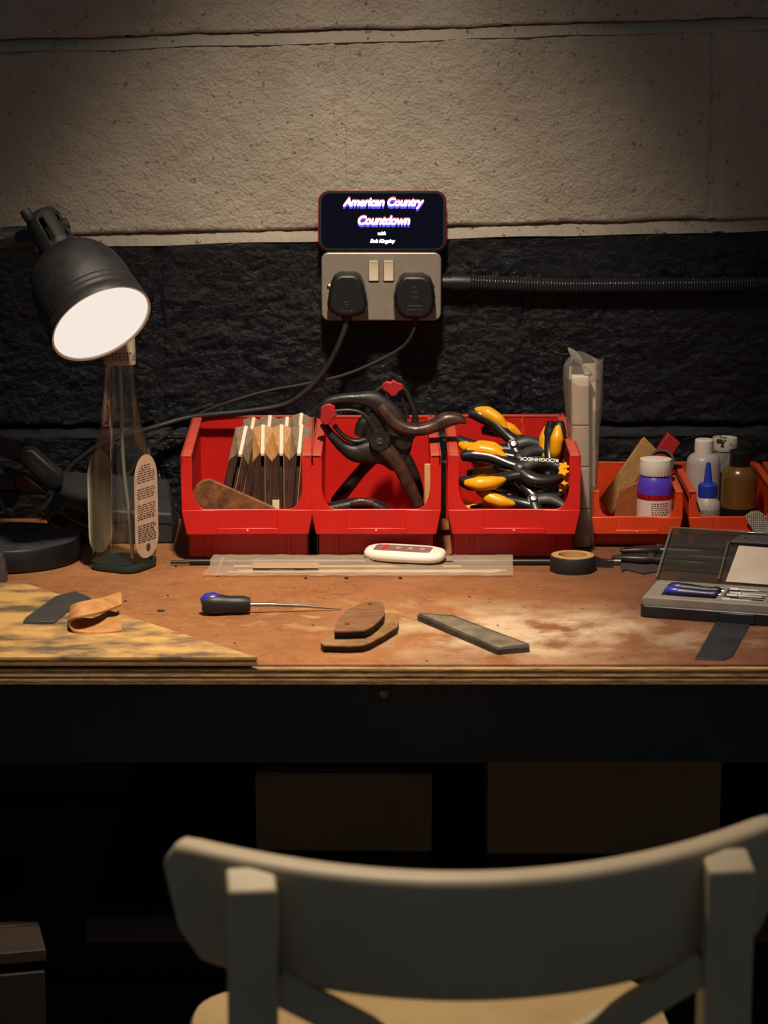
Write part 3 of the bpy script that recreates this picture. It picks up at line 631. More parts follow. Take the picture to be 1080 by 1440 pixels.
pv = obj('pivot_boss', G().lathe([(.0001,-.012),(.0118,-.012),(.0125,-.010),(.0125,.012),(.0115,.0145),(.0045,.0148),(.0001,.0148)], 28, Matrix.Translation(p) @ Matrix.Rotation(PI/2,4,'X')), M_CLBK, t, smooth=35)
obj('pivot_rivet', G().lathe([(.0040,.0145),(.0040,.0162),(.0024,.0166),(.0020,.0150),(.0001,.0150)], 18, Matrix.Translation(p) @ Matrix.Rotation(PI/2,4,'X')), M_STEEL, pv, smooth=35)
obj('coil_spring', G().lathe([(.0001,-.009),(.010,-.009),(.011,0),(.010,.009),(.0001,.009)], 20, Matrix.Translation(ony(568,618,Yc)) @ Matrix.Rotation(PI/2,4,'X')), M_CLBK, t)
def pad_poly(cx, cy, r, n=5, a0=.3):
    return [(cx+r*(1+.24*math.cos(n*(2*PI*i/40)+a0))*math.cos(2*PI*i/40), cy+r*(1+.24*math.cos(n*(2*PI*i/40)+a0))*math.sin(2*PI*i/40)) for i in range(40)]
obj('jaw_pad', pxwall(G(), [(451,573),(458,569),(464,568),(471,572),(471,580),(474,584),(468,590),(464,597),(456,598),(450,590),(451,583)], Yc-.004, Yc-.0145), M_PADR, t, bev=.0012)
Yd = -.115
t = thing('spring_clamp', 'large black spring clamp standing upright in the bin with red pad on top', 'clamp', Vector((0.0,Yd,.006)), None, 'large black spring clamps')
ja = ribbon('jaw_lever', t, M_CLBK, [(549,541),(536,545),(525,556),(518,575),(520,600),(530,625)], Yd, [4,4,4.5,5,8,12], .008)
ribbon('jaw_rail', t, M_CLBK, [(540,552),(533,566),(531,584)], Yd, [2.5,2.5,3], .006, ja)
jb = ribbon('jaw_lever', t, M_CLBK, [(556,541),(570,549),(578,566),(584,586),(580,606),(560,625)], Yd, [4,4,4,4.5,8,12], .008)
ribbon('jaw_rail', t, M_CLBK, [(562,553),(569,570),(573,588)], Yd, [2.5,2.5,3], .006, jb)
ribbon('handle', t, M_CLBK, [(545,625),(528,640),(508,662),(490,684),(474,704),(468,716)], Yd, [12,10,8,9,9,3], [.010,.012,.012,.007])
ribbon('handle', t, M_CLBK, [(545,625),(566,640),(580,662),(588,690),(590,712)], Yd+.004, [12,10,8,8,4], [.010,.012,.012,.007])
ribbon('spring_housing', t, M_CLBK, [(505,612),(512,596),(520,592)], Yd, [8,11,9], .011)
obj('jaw_pad', pxwall(G(), [(537,541),(544,536),(549,538),(553,534),(558,538),(566,540),(568,547),(561,551),(557,557),(550,558),(545,552),(538,549)], Yd-.006, Yd-.013), M_PADR, t, bev=.0012)
t = thing('spring_clamp', 'dark clamp lying flat on the floor of the bin under the large clamps', 'clamp', Vector((-.01,-.20,.006)), None, 'large black spring clamps')
ribbon('handle', t, M_CLBK, [(455,716),(480,712),(500,710),(525,711),(548,719)], -.215, [6,8,10,9,5], .012)
ribbon('grip', t, M_CLWR, [(493,708),(508,706),(524,708)], -.2275, [5,6.5,5], .006)
t = obj('plywood_offcut', pxwall(G(), [(597,653),(607,653),(607,722),(597,722)], -.200, -.206), mat('pale_offcut_wood', (214,170,116), .6, var=.6, vscale=60, stretch=(8,8,1)), bev=.0005)
tag(t, 'narrow pale plywood offcut standing in the corner of the clamp bin', 'wood offcut')
# ================================================================== SMALL YELLOW CLAMPS
M_YEL = mat('yellow_grip_plastic', (232,164,16), .35, var=.3, vscale=60, col2=(200,130,14))
M_GUN = mat('black_clamp_nylon', (24,25,28), .3, var=.5, vscale=60, col2=(40,42,44), spec=.6)
M_GREY = mat('dark_grey_clamp_body', (52,55,56), .45, var=.5, vscale=80)
def small_clamp():
    t = thing('spring_clamp', 'x', 'clamp', (0,0,0))
    Z = (0,0,1)
    for s in (1,-1):
        hp = smooth_path([(.008,s*.004,0),(-.012,s*.010,0),(-.034,s*.019,0),(-.056,s*.022,0),(-.070,s*.019,0)], 5); n = len(hp)
        h = obj('handle', G().tube(hp, lerp_list([.008,.007,.008,.0088,.0045], n), 12, w=lerp_list([.007,.007,.0088,.0088,.005], n), nrm=Z, pw=2.6), M_GUN, t, local=True, smooth=50)
        gp = smooth_path([(-.016,s*.0160,.0035),(-.030,s*.0235,.0045),(-.048,s*.0268,.0046),(-.064,s*.0250,.003)], 5); n = len(gp)
        obj('grip', G().tube(gp, lerp_list([.002,.0080,.0092,.0035], n), 12, w=lerp_list([.002,.0080,.0088,.0035], n), nrm=Z), M_YEL, h, local=True, smooth=60)
        jp = smooth_path([(-.004,-s*.004,0),(.014,s*.012,0),(.032,s*.0145,0),(.046,s*.009,0),(.051,s*.004,0)], 5); n = len(jp)
        j = obj('jaw', G().tube(jp, lerp_list([.008,.0085,.006,.0042,.003], n), 12, w=lerp_list([.0085,.009,.0075,.006,.004], n), nrm=Z, pw=3), M_GREY if s > 0 else M_GUN, t, local=True, smooth=50)
        poly = pad_poly(.051, s*.004, .0056)
        obj('jaw_pad', G().prism(poly, lambda p: Vector((p[0],p[1],.0095)), lambda p: Vector((p[0],p[1],.002))), M_YEL, j, local=True, bev=.0006)
    obj('pivot', G().lathe([(.0001,-.009),(.0055,-.009),(.0055,.009),(.0035,.0108),(.0001,.0112)], 18), M_STEEL, t, local=True, smooth=35)
    obj('spring', G().lathe([(.0062,-.0075),(.0075,-.0075),(.0075,.0075),(.0062,.0075)], 18), M_STEELD, t, local=True)
    return t
sc0 = small_clamp()
poses = [  # px, py, Y, tilt, in-plane angle, roll, label
 (731,663,-.198,38,-4,0,'black and yellow clamp lying on top of the heap with white lettering'),
 (750,706,-.214,48,-33,0,'black and yellow clamp tipped down against the front lip of the bin'),
 (722,628,-.085,58,-24,0,'black and yellow clamp at the back of the heap with its open handle raised'),
 (777,668,-.150,80,-93,78,'black and yellow clamp standing with its yellow grip up against the bin side'),
 (722,706,-.150,40,-10,0,'black and yellow clamp buried under the others in the heap'),
 (730,648,-.140,30,6,0,'black and yellow clamp wedged behind the lettered one'),
 (735,694,-.175,40,6,0,'black and yellow clamp lying under the lettered one'),
 (748,632,-.055,62,-6,0,'black and yellow clamp lying flat against the back of the bin'),
]
for i, (px, py, Y, ti, an, ro, lab) in enumerate(poses):
    o = sc0 if i == 0 else copy_tree(sc0)
    o.location = ony(px, py, Y)+Vector((0,0,DZ)); o.rotation_euler = (Matrix.Rotation(math.radians(ti),3,'X') @ Matrix.Rotation(math.radians(an),3,'Z') @ Matrix.Rotation(math.radians(ro),3,'X')).to_euler()
    o.scale = [(.98,)*3,(.92,)*3,(.95,)*3,(.9,)*3,(.92,)*3,(.92,)*3,(.92,)*3,(.9,)*3][i]; o['label'] = lab; o['group'] = 'yellow gripped clamps in the red bin'
text_mesh('lettering', 'ROUGHNECK', .0074, mat('white_print', (225,225,220), .6), sc0, Matrix.Translation((.022,.0125,.0090)) @ Matrix.Rotation(PI,4,'Z'), bold=.0001)
# ================================================================== FOAM STICK IN A BAG
M_FOAM = mat('white_foam', (232,216,198), .75, var=.3, vscale=120, bump=.15, bscale=500)
fb = ony(817,768,-.165)
t = thing('foam_stick', 'tall segmented white foam stick in a clear bag between the bins', 'foam stick', (fb.x,-.165,.0003))
zs = [0, ony(817,714,-.165).z, ony(817,655,-.165).z, ony(817,597,-.165).z, ony(817,527,-.165).z]
for k in range(4):
    z0, z1 = zs[k]+.0006, zs[k+1]-.0006; x_ = -.0012*k
    g = G().prism(rrect(-.0102,.0102,-.009,.009,.003,3), lambda p: Vector((fb.x+x_+p[0],-.165+p[1],z0)), lambda p: Vector((fb.x+x_-.0008+p[0],-.165+p[1],z1)))
    obj('segment', g, M_FOAM, t, bev=.0012)
t2 = obj('foam_stick', G().prism(rrect(-.0075,.0075,-.007,.007,.003,3), lambda p: Vector((.2445+p[0]*.7,-.146+p[1],.0006)), lambda p: Vector((.2405+p[0],-.146+p[1],.214))), M_FOAM, bev=.0012)
tag(t2, 'thinner white foam stick behind the segmented one in the clear bag', 'foam stick')
M_BAG = clear('clear_plastic_bag', (.93,.91,.88), .06, .5, .18, (.72,.69,.66), haze=.10, hazecol=(.75,.68,.6))
def bag_ring(cx, cy, rx, ry, z, seed, n=28, amp=.0022):
    return [Vector((cx+(rx+amp*mnoise.noise(Vector((3*math.cos(2*PI*i/n),3*math.sin(2*PI*i/n),z*30+seed))))*math.copysign(abs(math.cos(2*PI*i/n))**.7,math.cos(2*PI*i/n)), cy+(ry+amp*mnoise.noise(Vector((3*math.sin(2*PI*i/n),3*math.cos(2*PI*i/n),z*30+seed+9))))*math.sin(2*PI*i/n), z)) for i in range(n)]
R = []
for z, cx, rx in ((.004,.2345,.0150),(.05,.2345,.0158),(.10,.2340,.0172),(.14,.2330,.0190),(.17,.2322,.0215),(.20,.2312,.0232),(.214,.2312,.0225),(.2215,.2305,.017),(.2265,.2285,.009),(.2300,.2268,.004)):
    R.append(bag_ring(cx, -.158, rx, .0215 if z < .21 else .010, z, 2))
bg = thing('plastic_bag', 'clear plastic bag with twisted top standing around the white foam sticks', 'bag', (.2345,-.158,.0003))
obj('bag_film', G().rings(R, False, False), M_BAG, bg, smooth=25)
p0, p1 = ony(826,517,-.158), ony(797,490,-.158)
obj('twisted_neck', G().tube(smooth_path([ony(829,528,-.172),ony(822,518,-.165),ony(813,505,-.16),ony(799,489,-.158)],5), lerp_list([.004,.0042,.002,.0030,.0042,.001],16), 8, w=lerp_list([.003,.003,.0015,.001,.0008,.0006],16), nrm=(0,1,0)), clear('bag_twist_film', (.6,.57,.53), .1, .6, .2, (.3,.28,.26), haze=.35, hazecol=(.55,.5,.44)), bg, smooth=40)
g = G()
for x_ in (805,): pxwall(g, [(838,506),(848,505),(848,560),(840,640),(834,640)], -.150, -.1504)
obj('loose_side_film', g, M_BAG, bg)
# ================================================================== ORANGE BIN CONTENTS
def lathe_thing(name, label, cat, px, Y, parts, group=None):
    c_ = ony(px, 700, Y); t = thing(name, label, cat, (c_.x,Y,.0037), None, group); prev = None
    for nm, prof, m, sub in parts:
        o = obj(nm, G().lathe(prof, 36), m, prev if sub and prev else t, local=True, smooth=35)
        if not sub: prev = o
    return t
def zof(px, py, Y): return ony(px, py, Y).z-.0037
Yb = -.128
z_ = lambda y: zof(921, y, Yb)
t = lathe_thing('pill_bottle', 'purple bottle with white ribbed cap and printed label in an orange bin', 'bottle', 921, Yb, [
  ('bottle_body', [(.0001,0),(.0195,0),(.0208,.002),(.0208,z_(700)),(.0210,z_(690)),(.0208,z_(678)),(.0185,z_(671)),(.0165,z_(667)),(.0001,z_(667))], mat('purple_plastic', (86,60,190), .3, spec=.6), False),
  ('label_wrap', [(.0212,.006),(.0213,z_(699)),(.0213,.006)], mat('white_label', (216,196,186), .6), True),
  ('label_band', [(.0213,z_(700)),(.0214,z_(692)),(.0213,z_(700))], mat('red_label_band', (190,30,40), .5), True)])
ribs = []
g = G(); n = 56; R = []
for r, z in ((.0188,z_(667)),(.0193,z_(666)),(.0193,z_(650)),(.0186,z_(645)),(.0150,z_(644)),(.0001,z_(644.5))):
    R.append([Vector((max(r-(.0007 if k % 2 and r > .0186 else 0),1e-5)*math.cos(2*PI*k/n), max(r-(.0007 if k % 2 and r > .0186 else 0),1e-5)*math.sin(2*PI*k/n), z)) for k in range(n)])
obj('cap', g.rings(R), mat('off_white_cap', (226,218,206), .5), t, local=True, smooth=30)
g = G(); random.seed(11)
for i in range(9):
    x_ = -.3
    while x_ < .62:
        l_ = random.uniform(.06,.16); q_ = -PI/2+x_+l_/2
        g.box((.0214*math.cos(q_), .0214*math.sin(q_), z_(704)-i*.0026), (.0003,.0214*l_*.8,.0011), Matrix.Rotation(q_,3,'Z')); x_ += l_+.03
obj('label_print', g, mat('label_ink_dark', (64,56,60), .7), t, local=True, smooth=0)
Ysb = -.09
sb = thing('sanding_block', 'tan sanding block leaning across the orange bin behind the purple bottle', 'sanding block', ony(862,722,Ysb))
obj('abrasive_sheet', pxwall(G(), [(906,615),(923,632),(913,650),(860,724),(843,704)], Ysb+.006, Ysb), mat('tan_sandpaper', (178,140,84), .8, var=1, vscale=150, col2=(150,112,62), bump=.3, bscale=300), sb, bev=.0008)
obj('core_block', pxwall(G(), [(905,619),(920,634),(860,722),(845,706)], Ysb+.024, Ysb+.006), M_WLT, sb, bev=.001)
o = obj('leather_offcut', pxwall(G(), [(872,690),(882,684),(900,676),(902,724),(900,732),(862,732)], -.118, -.124), mat('brown_leather', (150,82,40), .6, var=.6, vscale=50, bump=.2), bev=.0015)
tag(o, 'curved brown leather offcut standing beside the purple bottle', 'leather')
o = obj('red_block', pxwall(G(), [(940,609),(957,623),(945,641),(928,665),(914,650)], -.062, -.076), mat('red_plastic_block', (172,34,40), .5, var=.3, vscale=50), bev=.001)
tag(o, 'red plastic block sticking up behind the purple bottle', 'block')
o = obj('black_ring', G().lathe([(.0125,-.005),(.0155,-.005),(.0155,.005),(.0125,.005),(.0125,-.005)], 28, Matrix.Translation(ony(930,650,-.092)) @ Matrix.Rotation(1.1,4,'X'), False, False), M_BLKP)
tag(o, 'black rubber ring lying behind the purple bottle cap', 'ring')
Yb = -.088; z_ = lambda y: zof(988, y, Yb)
M_MILK = mat('translucent_milky_plastic', (176,166,164), .4, var=.2, vscale=40)
lathe_thing('squeeze_bottle', 'tall milky plastic bottle with white cap in the orange bin', 'bottle', 988, Yb, [
  ('bottle_body', [(.0001,0),(.019,0),(.0205,.002),(.0205,z_(652)),(.0195,z_(645)),(.0165,z_(640)),(.0120,z_(637)),(.0001,z_(637))], M_MILK, False),
  ('cap', [(.0001,z_(637.5)),(.0110,z_(637.5)),(.0114,z_(636)),(.0112,z_(619)),(.0100,z_(617.5)),(.0001,z_(617.5))], mat('off_white_cap', (226,218,206), .5), False)], 'bottles in the orange bin')
Yb = -.142; z_ = lambda y: zof(995, y, Yb)
M_BLUE = mat('blue_nozzle_plastic', (34,58,170), .35)
lathe_thing('glue_bottle', 'small glue bottle with pointed blue nozzle in the orange bin', 'bottle', 995, Yb, [
  ('bottle_body', [(.0001,0),(.0145,0),(.0155,.0015),(.0155,z_(712)),(.0145,z_(705)),(.0110,z_(700)),(.0100,z_(697)),(.0001,z_(697))], M_MILK, False),
  ('label_wrap', [(.0158,.004),(.0158,z_(714)),(.0156,.004)], mat('grey_print_label', (176,166,150), .6, var=1, vscale=400, col2=(90,84,80)), True),
  ('nozzle', [(.0001,z_(698)),(.0112,z_(698)),(.0115,z_(696)),(.0113,z_(682)),(.0095,z_(679.5)),(.0052,z_(678)),(.0044,z_(668)),(.0030,z_(655)),(.0024,z_(650.5)),(.0001,z_(650))], M_BLUE, False)], 'bottles in the orange bin')
Yb = -.052; z_ = lambda y: zof(1017, y, Yb)
lathe_thing('paint_jar', 'jar with paint-spattered white lid behind the bottles in the orange bin', 'jar', 1017, Yb, [
  ('jar_body', [(.0001,0),(.0145,0),(.0155,.002),(.0155,z_(640)),(.0135,z_(634)),(.0001,z_(634))], mat('grey_paint_jar', (92,88,88), .4, var=.8, vscale=60, col2=(160,152,145)), False),
  ('lid', [(.0001,z_(633)),(.0148,z_(633)),(.0154,z_(631)),(.0154,z_(617)),(.0146,z_(615)),(.0130,z_(615.5)),(.0125,z_(618)),(.0001,z_(618))], mat('spattered_white_lid', (206,196,180), .5, var=1, vscale=90, col2=(34,34,36), vpow=(.54,.58)), False)], 'bottles in the orange bin')
Yb = -.118; z_ = lambda y: zof(1039, y, Yb)
lathe_thing('brown_jar', 'squat brown bottle with black cap in the orange bin', 'jar', 1039, Yb, [
  ('bottle_body', [(.0001,0),(.0195,0),(.0215,.002),(.0215,z_(672)),(.0205,z_(664)),(.0165,z_(658)),(.0135,z_(655)),(.0001,z_(655))], mat('brown_liquid_bottle', (104,72,30), .25, var=.3, vscale=30, spec=.6), False),
  ('dark_residue', [(.0217,.003),(.0218,z_(712)),(.0217,.003)], mat('dark_residue', (30,26,26), .5), True),
  ('cap', [(.0001,z_(656)),(.0120,z_(656)),(.0126,z_(654)),(.0120,z_(638)),(.0128,z_(636.5)),(.0122,z_(633)),(.0001,z_(632.5))], M_BLKP, False)], 'bottles in the orange bin')
# perforated strip leaning on the orange bins
def perforated():
    m = bpy.data.materials.new('white_perforated_plastic'); m.use_nodes = True; nt = m.node_tree; N = nt.nodes; L = nt.links; b = N['Principled BSDF']
    tc = N.new('ShaderNodeTexCoord'); mp = N.new('ShaderNodeMapping'); mp.inputs['Rotation'].default_value = (0,PI/4,0); L.new(tc.outputs['Object'], mp.inputs[0])
    ck = N.new('ShaderNodeTexChecker'); ck.inputs['Scale'].default_value = 620; ck.inputs[1].default_value = (*lin((206,196,184)),1); ck.inputs[2].default_value = (*lin((60,56,58)),1); L.new(mp.outputs[0], ck.inputs[0]); L.new(ck.outputs[0], b.inputs['Base Color']); b.inputs['Roughness'].default_value = .6
    return m
o = obj('perforated_strip', pxwall(G(), [(1047,726),(1057,719),(1066,718),(1073,722),(1096,762),(1068,762)], -.1845, -.186), perforated(), bev=.0004)
tag(o, 'white finely perforated strip propped against the orange bins', 'strip')
# ================================================================== THINGS ON THE BENCH TOP
# pale board on the corner
M_BOARD = mat('stained_pale_plywood', (198,156,92), .6, var=1, vscale=11, stretch=(1,2.2,1), col2=(96,80,62), vpow=(.45,.62), bump=.15, bscale=60, world=True)
tb = .0085
pts = [Vector((-.78,-.7,0)), Vector((-.78,onz(38,821,tb).y,0)), onz(38,821,tb), onz(357,923,tb), Vector((onz(361,930,tb).x,-.7,0))]
bd = thing('plywood_board', 'thin stained pale plywood board with slanted edge lying on the bench front', 'board', (-.45,-.55,.0003))
for k, (z0, z1, m_) in enumerate(((.0003,.0030,ply_b),(.0030,.0058,ply_a),(.0058,tb,M_BOARD))):
    e = .0008 if k == 1 else 0
    obj('top_ply' if k == 2 else 'lower_ply', G().prism(pts, lambda p: Vector((p.x-e,p.y+e,z1)), lambda p: Vector((p.x-e,p.y+e,z0))), m_, bd, smooth=0)
# scraper blade with folded leather
sr = thing('wrapped_scraper', 'dark steel blade with folded leather wrap lying on the pale board', 'blade', onz(100,870,tb+.0003))
obj('blade', pxflat(G(), [(32,874),(36,868),(78,838),(106,831),(128,840),(98,856),(76,874)], tb+.0004, tb+.0024), mat('dull_grey_steel', (92,90,90), .5, metal=.6, var=.4, vscale=40), sr, bev=.0004)
M_LEA = mat('tan_suede_leather', (196,142,82), .8, var=.8, vscale=60, col2=(150,98,52), bump=.4, bscale=250)
M_LEA2 = mat('brown_leather_edge', (120,68,36), .6, var=.6, vscale=60, bump=.3, bscale=200)
z0 = tb+.003
def band(path, hw, th, m, nm):
    n = len(path); pa = smooth_path([p for p, _ in path], 6); up = smooth_path([u for _, u in path], 6)
    R = []
    for i in range(len(pa)):
        t_ = (pa[min(i+1,len(pa)-1)]-pa[max(i-1,0)]).normalized(); a_ = up[i].normalized(); n_ = t_.cross(a_).normalized()
        R.append([pa[i]+a_*hw+n_*th, pa[i]-a_*hw+n_*th, pa[i]-a_*hw-n_*th, pa[i]+a_*hw-n_*th])
    return obj(nm, G().rings(R), m, sr, bev=.0006, smooth=50)
P1 = onz(172,833,.024)+Vector((0,-.01,0)); cr = Vector((-.10,.9,.08))
c1 = onz(142,845,.030); c2 = onz(112,858,.026); c3 = onz(104,866,.016); c4 = onz(116,880,tb+.004); c5 = onz(150,879,tb+.004); c6 = onz(172,873,tb+.005)
band([(Vector((P1.x,P1.y,.020)),cr),(Vector((c1.x,c1.y-.004,.026)),cr),(Vector((c2.x,c2.y-.004,.027)),cr),(Vector((c3.x-.002,c3.y-.012,.020)),cr),(Vector((c3.x+.004,c3.y-.020,.0125)),cr),(Vector((c4.x+.012,c3.y-.022,.0105)),cr),(Vector((c5.x,c3.y-.020,.0108)),cr),(Vector((c6.x,c3.y-.016,.0118)),cr)], .022, .0013, M_LEA, 'leather_wrap')
# awl / file with blue handle
ha, hb, ht_ = onz(284,850,.011), onz(352,851,.009), onz(480,853,.004)
aw = thing('awl', 'tapered steel awl with black and blue handle lying on the bench', 'awl', Vector((hb.x,hb.y,.0003)))
d_ = (hb-ha); L_ = d_.length
hp = [ha.lerp(hb, k/8) for k in range(9)]
for i, p in enumerate(hp): p.z = .0112-.0016*i/8
hd = obj('handle', G().tube(hp, [.0068,.0098,.0106,.0104,.0094,.0090,.0092,.0090,.0072], 16, pw=2.4), mat('black_soft_grip', (28,28,32), .5, var=.4, vscale=60), aw, smooth=50)
hq = [ha.lerp(hb, k) + Vector((0,.0012,0)) for k in (-.02,.08,.24,.45,.66)]
for i, p in enumerate(hq): p.z = .0126+(.0014 if 0 < i < 3 else 0)
obj('handle_inlay', G().tube(hq, [.0045,.0085,.0095,.0070,.0015], 14), mat('blue_hard_grip', (42,50,150), .35), hd, smooth=50)
obj('shaft', G().tube([Vector((hb.x-.004,hb.y,.0095)), hb.lerp(ht_,.2)+Vector((0,0,.001)), hb.lerp(ht_,.6), Vector((ht_.x,ht_.y,.0012))], [.0022,.0021,.0016,.0006], 10), M_STEEL, aw)
# wooden templates
M_TMP = mat('brown_fibre_wood', (138,98,62), .65, var=.8, vscale=50, stretch=(1,3,1), col2=(96,64,40), bump=.15)
M_TMPD = mat('charred_wood_edge', (58,40,30), .7, var=.6, vscale=60)
def round_poly(P, n=4):
    P = [Vector((x, y, 0)) for x, y in P]; m = len(P); out = []
    for i in range(m):
        a, b, c, d = P[i-1], P[i], P[(i+1) % m], P[(i+2) % m]
        for k in range(n):
            t_ = k/n; q_ = .5*((2*b)+(c-a)*t_+(2*a-5*b+4*c-d)*t_*t_+(3*b-a-3*c+d)*t_**3); out.append((q_.x, q_.y))
    return out
lo = [(451,903),(452,899),(458,895),(466,893),(500,885),(526,871),(540,863),(549,862),(557,866),(561,873),(559,881),(540,893),(520,904),(510,907),(490,908),(455,907)]
hi = [(470,885),(473,877),(478,867),(488,858),(503,850),(517,846),(529,845),(536,847),(540,851),(541,858),(540,865),(532,874),(522,882),(513,886),(490,887),(471,887)]
t = thing('wooden_template', 'lower brown wooden template lying under the one with two holes', 'template', onz(505,890,.0003))
t.location.z = DZ+.0003
obj('plate', pxflat(G(), lo, .0070, .0082), mat('pale_brown_wood', (156,118,74), .65, var=.8, vscale=50, col2=(110,78,46)), t); obj('burnt_edge', pxflat(G(), lo, .0004, .0071), M_TMPD, t)
t = thing('wooden_template', 'upper brown wooden template with two drilled holes', 'template', onz(505,872,.0083))
obj('plate', pxflat(G(), hi, .0160, .0175), M_TMP, t); obj('burnt_edge', pxflat(G(), hi, .0083, .0161), M_TMPD, t)
for x_, y_ in ((488,877.5),(520,849.5)):
    p = onz(x_, y_, .0176); obj('drilled_hole', G().lathe([(.0001,-.0002),(.0026,-.0002),(.0026,.0003),(.0001,.0003)], 14, Matrix.Translation((p.x,p.y,.0175))), mat('hole_dark', (16,13,12), .9), t)
# dusty sanding stick
t = thing('sanding_stick', 'dusty grey flat sanding stick lying in pale dust on the bench', 'sanding stick', onz(665,890,.0004))
ss = [(587,865),(590,862),(610,863),(638,865),(744,905),(745,909),(700,913)]
obj('stick_body', pxflat(G(), ss, .0005, .0060), mat('dark_dusty_stick', (70,62,52), .7, var=1, vscale=60, col2=(38,34,32)), t, bev=.0006)
obj('dusty_face', pxflat(G(), [(592,863.5),(611,864.5),(637,866.5),(740,905.5),(701,910.5)], .0059, .0064), mat('dust_caked_abrasive', (132,118,94), .8, var=1, vscale=45, col2=(84,76,64), bump=.3), t)
# steel rod, bag of rods, remote
rl, rr_ = onz(240,790,.0035), onz(868,786,.0035)
t = thing('steel_rod', 'long thin black rod lying along the foot of the red bins', 'rod', Vector(((rl.x+rr_.x)/2,-.262,.0005)))
ry = -.2655
obj('thin_end', G().tube([(rl.x,ry,.0037),(rl.x+.03,ry,.0037)], .0019, 10), M_BLKP, t)
obj('rod_body', G().tube([(rl.x+.022,ry,.0041),(rr_.x-.004,ry,.0041)], .0034, 12), mat('black_rod', (44,44,46), .35, metal=.4), t)
obj('rod_tip', G().tube([(rr_.x-.006,ry,.0041),(rr_.x+.002,ry,.0041)], .0036, 12), M_STEEL, t)
bagP = [(284,808),(300,779),(500,777),(716,782),(722,807),(560,806),(400,808)]
M_BAG2 = clear('clear_zip_bag', (.94,.91,.87), .05, .4, .15, (.8,.76,.7), haze=.26, hazecol=(.80,.66,.50))
bg = thing('zip_bag', 'flat clear zip bag of thin rods lying in front of the red bins', 'bag', onz(500,800,.0004))
xl, xr = onz(284,808,.004).x, onz(722,807,.004).x; yf_, yb_ = -.327, -.2315
def bagz(x, y, top):
    u = (y-yf_)/(yb_-yf_); e = min((x-xl)/.02, (xr-x)/.02, 1); e = max(e,0)
    h = .0008+e*(.0042*math.sin(PI*min(max(u,0),1))**.6 if 0 <= u <= 1 else 0)
    h = max(h, .0082 if abs(y-ry) < .012 else 0) if top else h
    wr = .0011*mnoise.noise(Vector((x*38, y*70, 1 if top else 5)))+.0005*mnoise.noise(Vector((x*110, y*160, 3)))
    return (h+max(wr,-.0006)*e+ .0016) if top else .0006
for top, nm in ((True,'bag_front_film'),):
    nx, ny = 130, 26; vs_ = []; fs_ = []
    for j in range(ny+1):
        for i in range(nx+1):
            x = xl+(xr-xl)*i/nx; y = yf_+(yb_-yf_)*j/ny; x2 = x+(.004*j/ny if i > nx-6 else 0)+(.010*j/ny*(1-i/nx)); vs_.append((x2, y, bagz(x,y,top)))
    for j in range(ny):
        for i in range(nx): a0 = j*(nx+1)+i; fs_.append((a0,a0+1,a0+nx+2,a0+nx+1))
    obj(nm, G().add(vs_, fs_), M_BAG2, bg, smooth=60)
g = G().tube([(xl+.016,yf_+.002,.0022),(xl+.0165,ry-.016,.0050),(xl+.019,ry,.0102),(xl+.0215,yb_-.002,.0030)], .0008, 6); g.tube([(xl+.0175,yf_+.002,.0022),(xl+.018,ry-.016,.0050),(xl+.0205,ry,.0102),(xl+.023,yb_-.002,.0030)], .0006, 6)
obj('zip_seal', g, M_BAG2, bg)
pl = [onz(x, y, .0070) for x, y in ((356,791),(448,791),(448,799),(356,799))]
lbl = obj('bag_label', G().prism(pl, lambda p: Vector((p.x,p.y,.0072)), lambda p: Vector((p.x,p.y,.0069))), mat('bag_label_paper', (176,148,112), .7), bg)
p0, p1 = onz(330,789,.004), onz(512,790,.004)
M_BRASSY = mat('pale_yellow_rod', (226,196,124), .5)
tag(obj('thin_rod', G().tube([(p0.x,-.284,.0028),(p1.x+.11,-.285,.0028)], .0016, 8), M_BRASSY), 'pale yellow rod inside the clear zip bag', 'rod')
M_SIL = mat('silvery_solder', (226,214,190), .28, metal=.15)
for k in range(3):
    y0 = -.302-.0042*k; x0_, x1_ = onz(345-12*k,805,.003).x, onz(712-8*k,803,.003).x
    pts_ = [Vector((x0_+(x1_-x0_)*i/24, y0+.0010*math.sin(i*1.7+k), .0022+.0003*math.sin(i*2.3+k))) for i in range(25)]
    tag(obj('thin_rod', G().tube(pts_, .0011, 8), M_SIL), 'silvery thin rod inside the front of the clear zip bag', 'rod', 'silvery rods in the zip bag')
rc = onz(570,789,.014)
rm = thing('remote_control', 'white key-fob remote with grey and red button panel lying on the zip bag', 'remote', (rc.x,-.2705,.0100), (math.radians(5),0,math.radians(-15))); rm.scale = (1.03,1,.74)
def slab(L, Wd, prof, pw, n=48):
    R = []
    for s_, z in prof: R.append([Vector((L*s_*math.copysign(abs(math.cos(2*PI*i/n))**(2/pw),math.cos(2*PI*i/n)), (Wd-(1-s_)*L)*math.copysign(abs(math.sin(2*PI*i/n))**(2/3.0),math.sin(2*PI*i/n)), z)) for i in range(n)])
    return G().rings(R)
sh_ = obj('shell', slab(.0455,.0215,[(.93,0),(.98,.0025),(1,.006),(.99,.0095),(.96,.0125),(.90,.0142)], 3.4), mat('white_glossy_plastic', (236,226,212), .35), rm, local=True, smooth=50)
pn = obj('button_panel', G().prism(rrect(-.034,.030,-.011,.011,.004), lambda p: Vector((p[0],p[1],.0147)), lambda p: Vector((p[0],p[1],.0138))), mat('mauve_panel', (128,98,96), .5), rm, local=True, bev=.0003)
obj('red_stripe', G().box((-.0225,0,.0148), (.0045,.0216,.0005)), mat('red_print', (196,40,36), .5), pn, local=True)
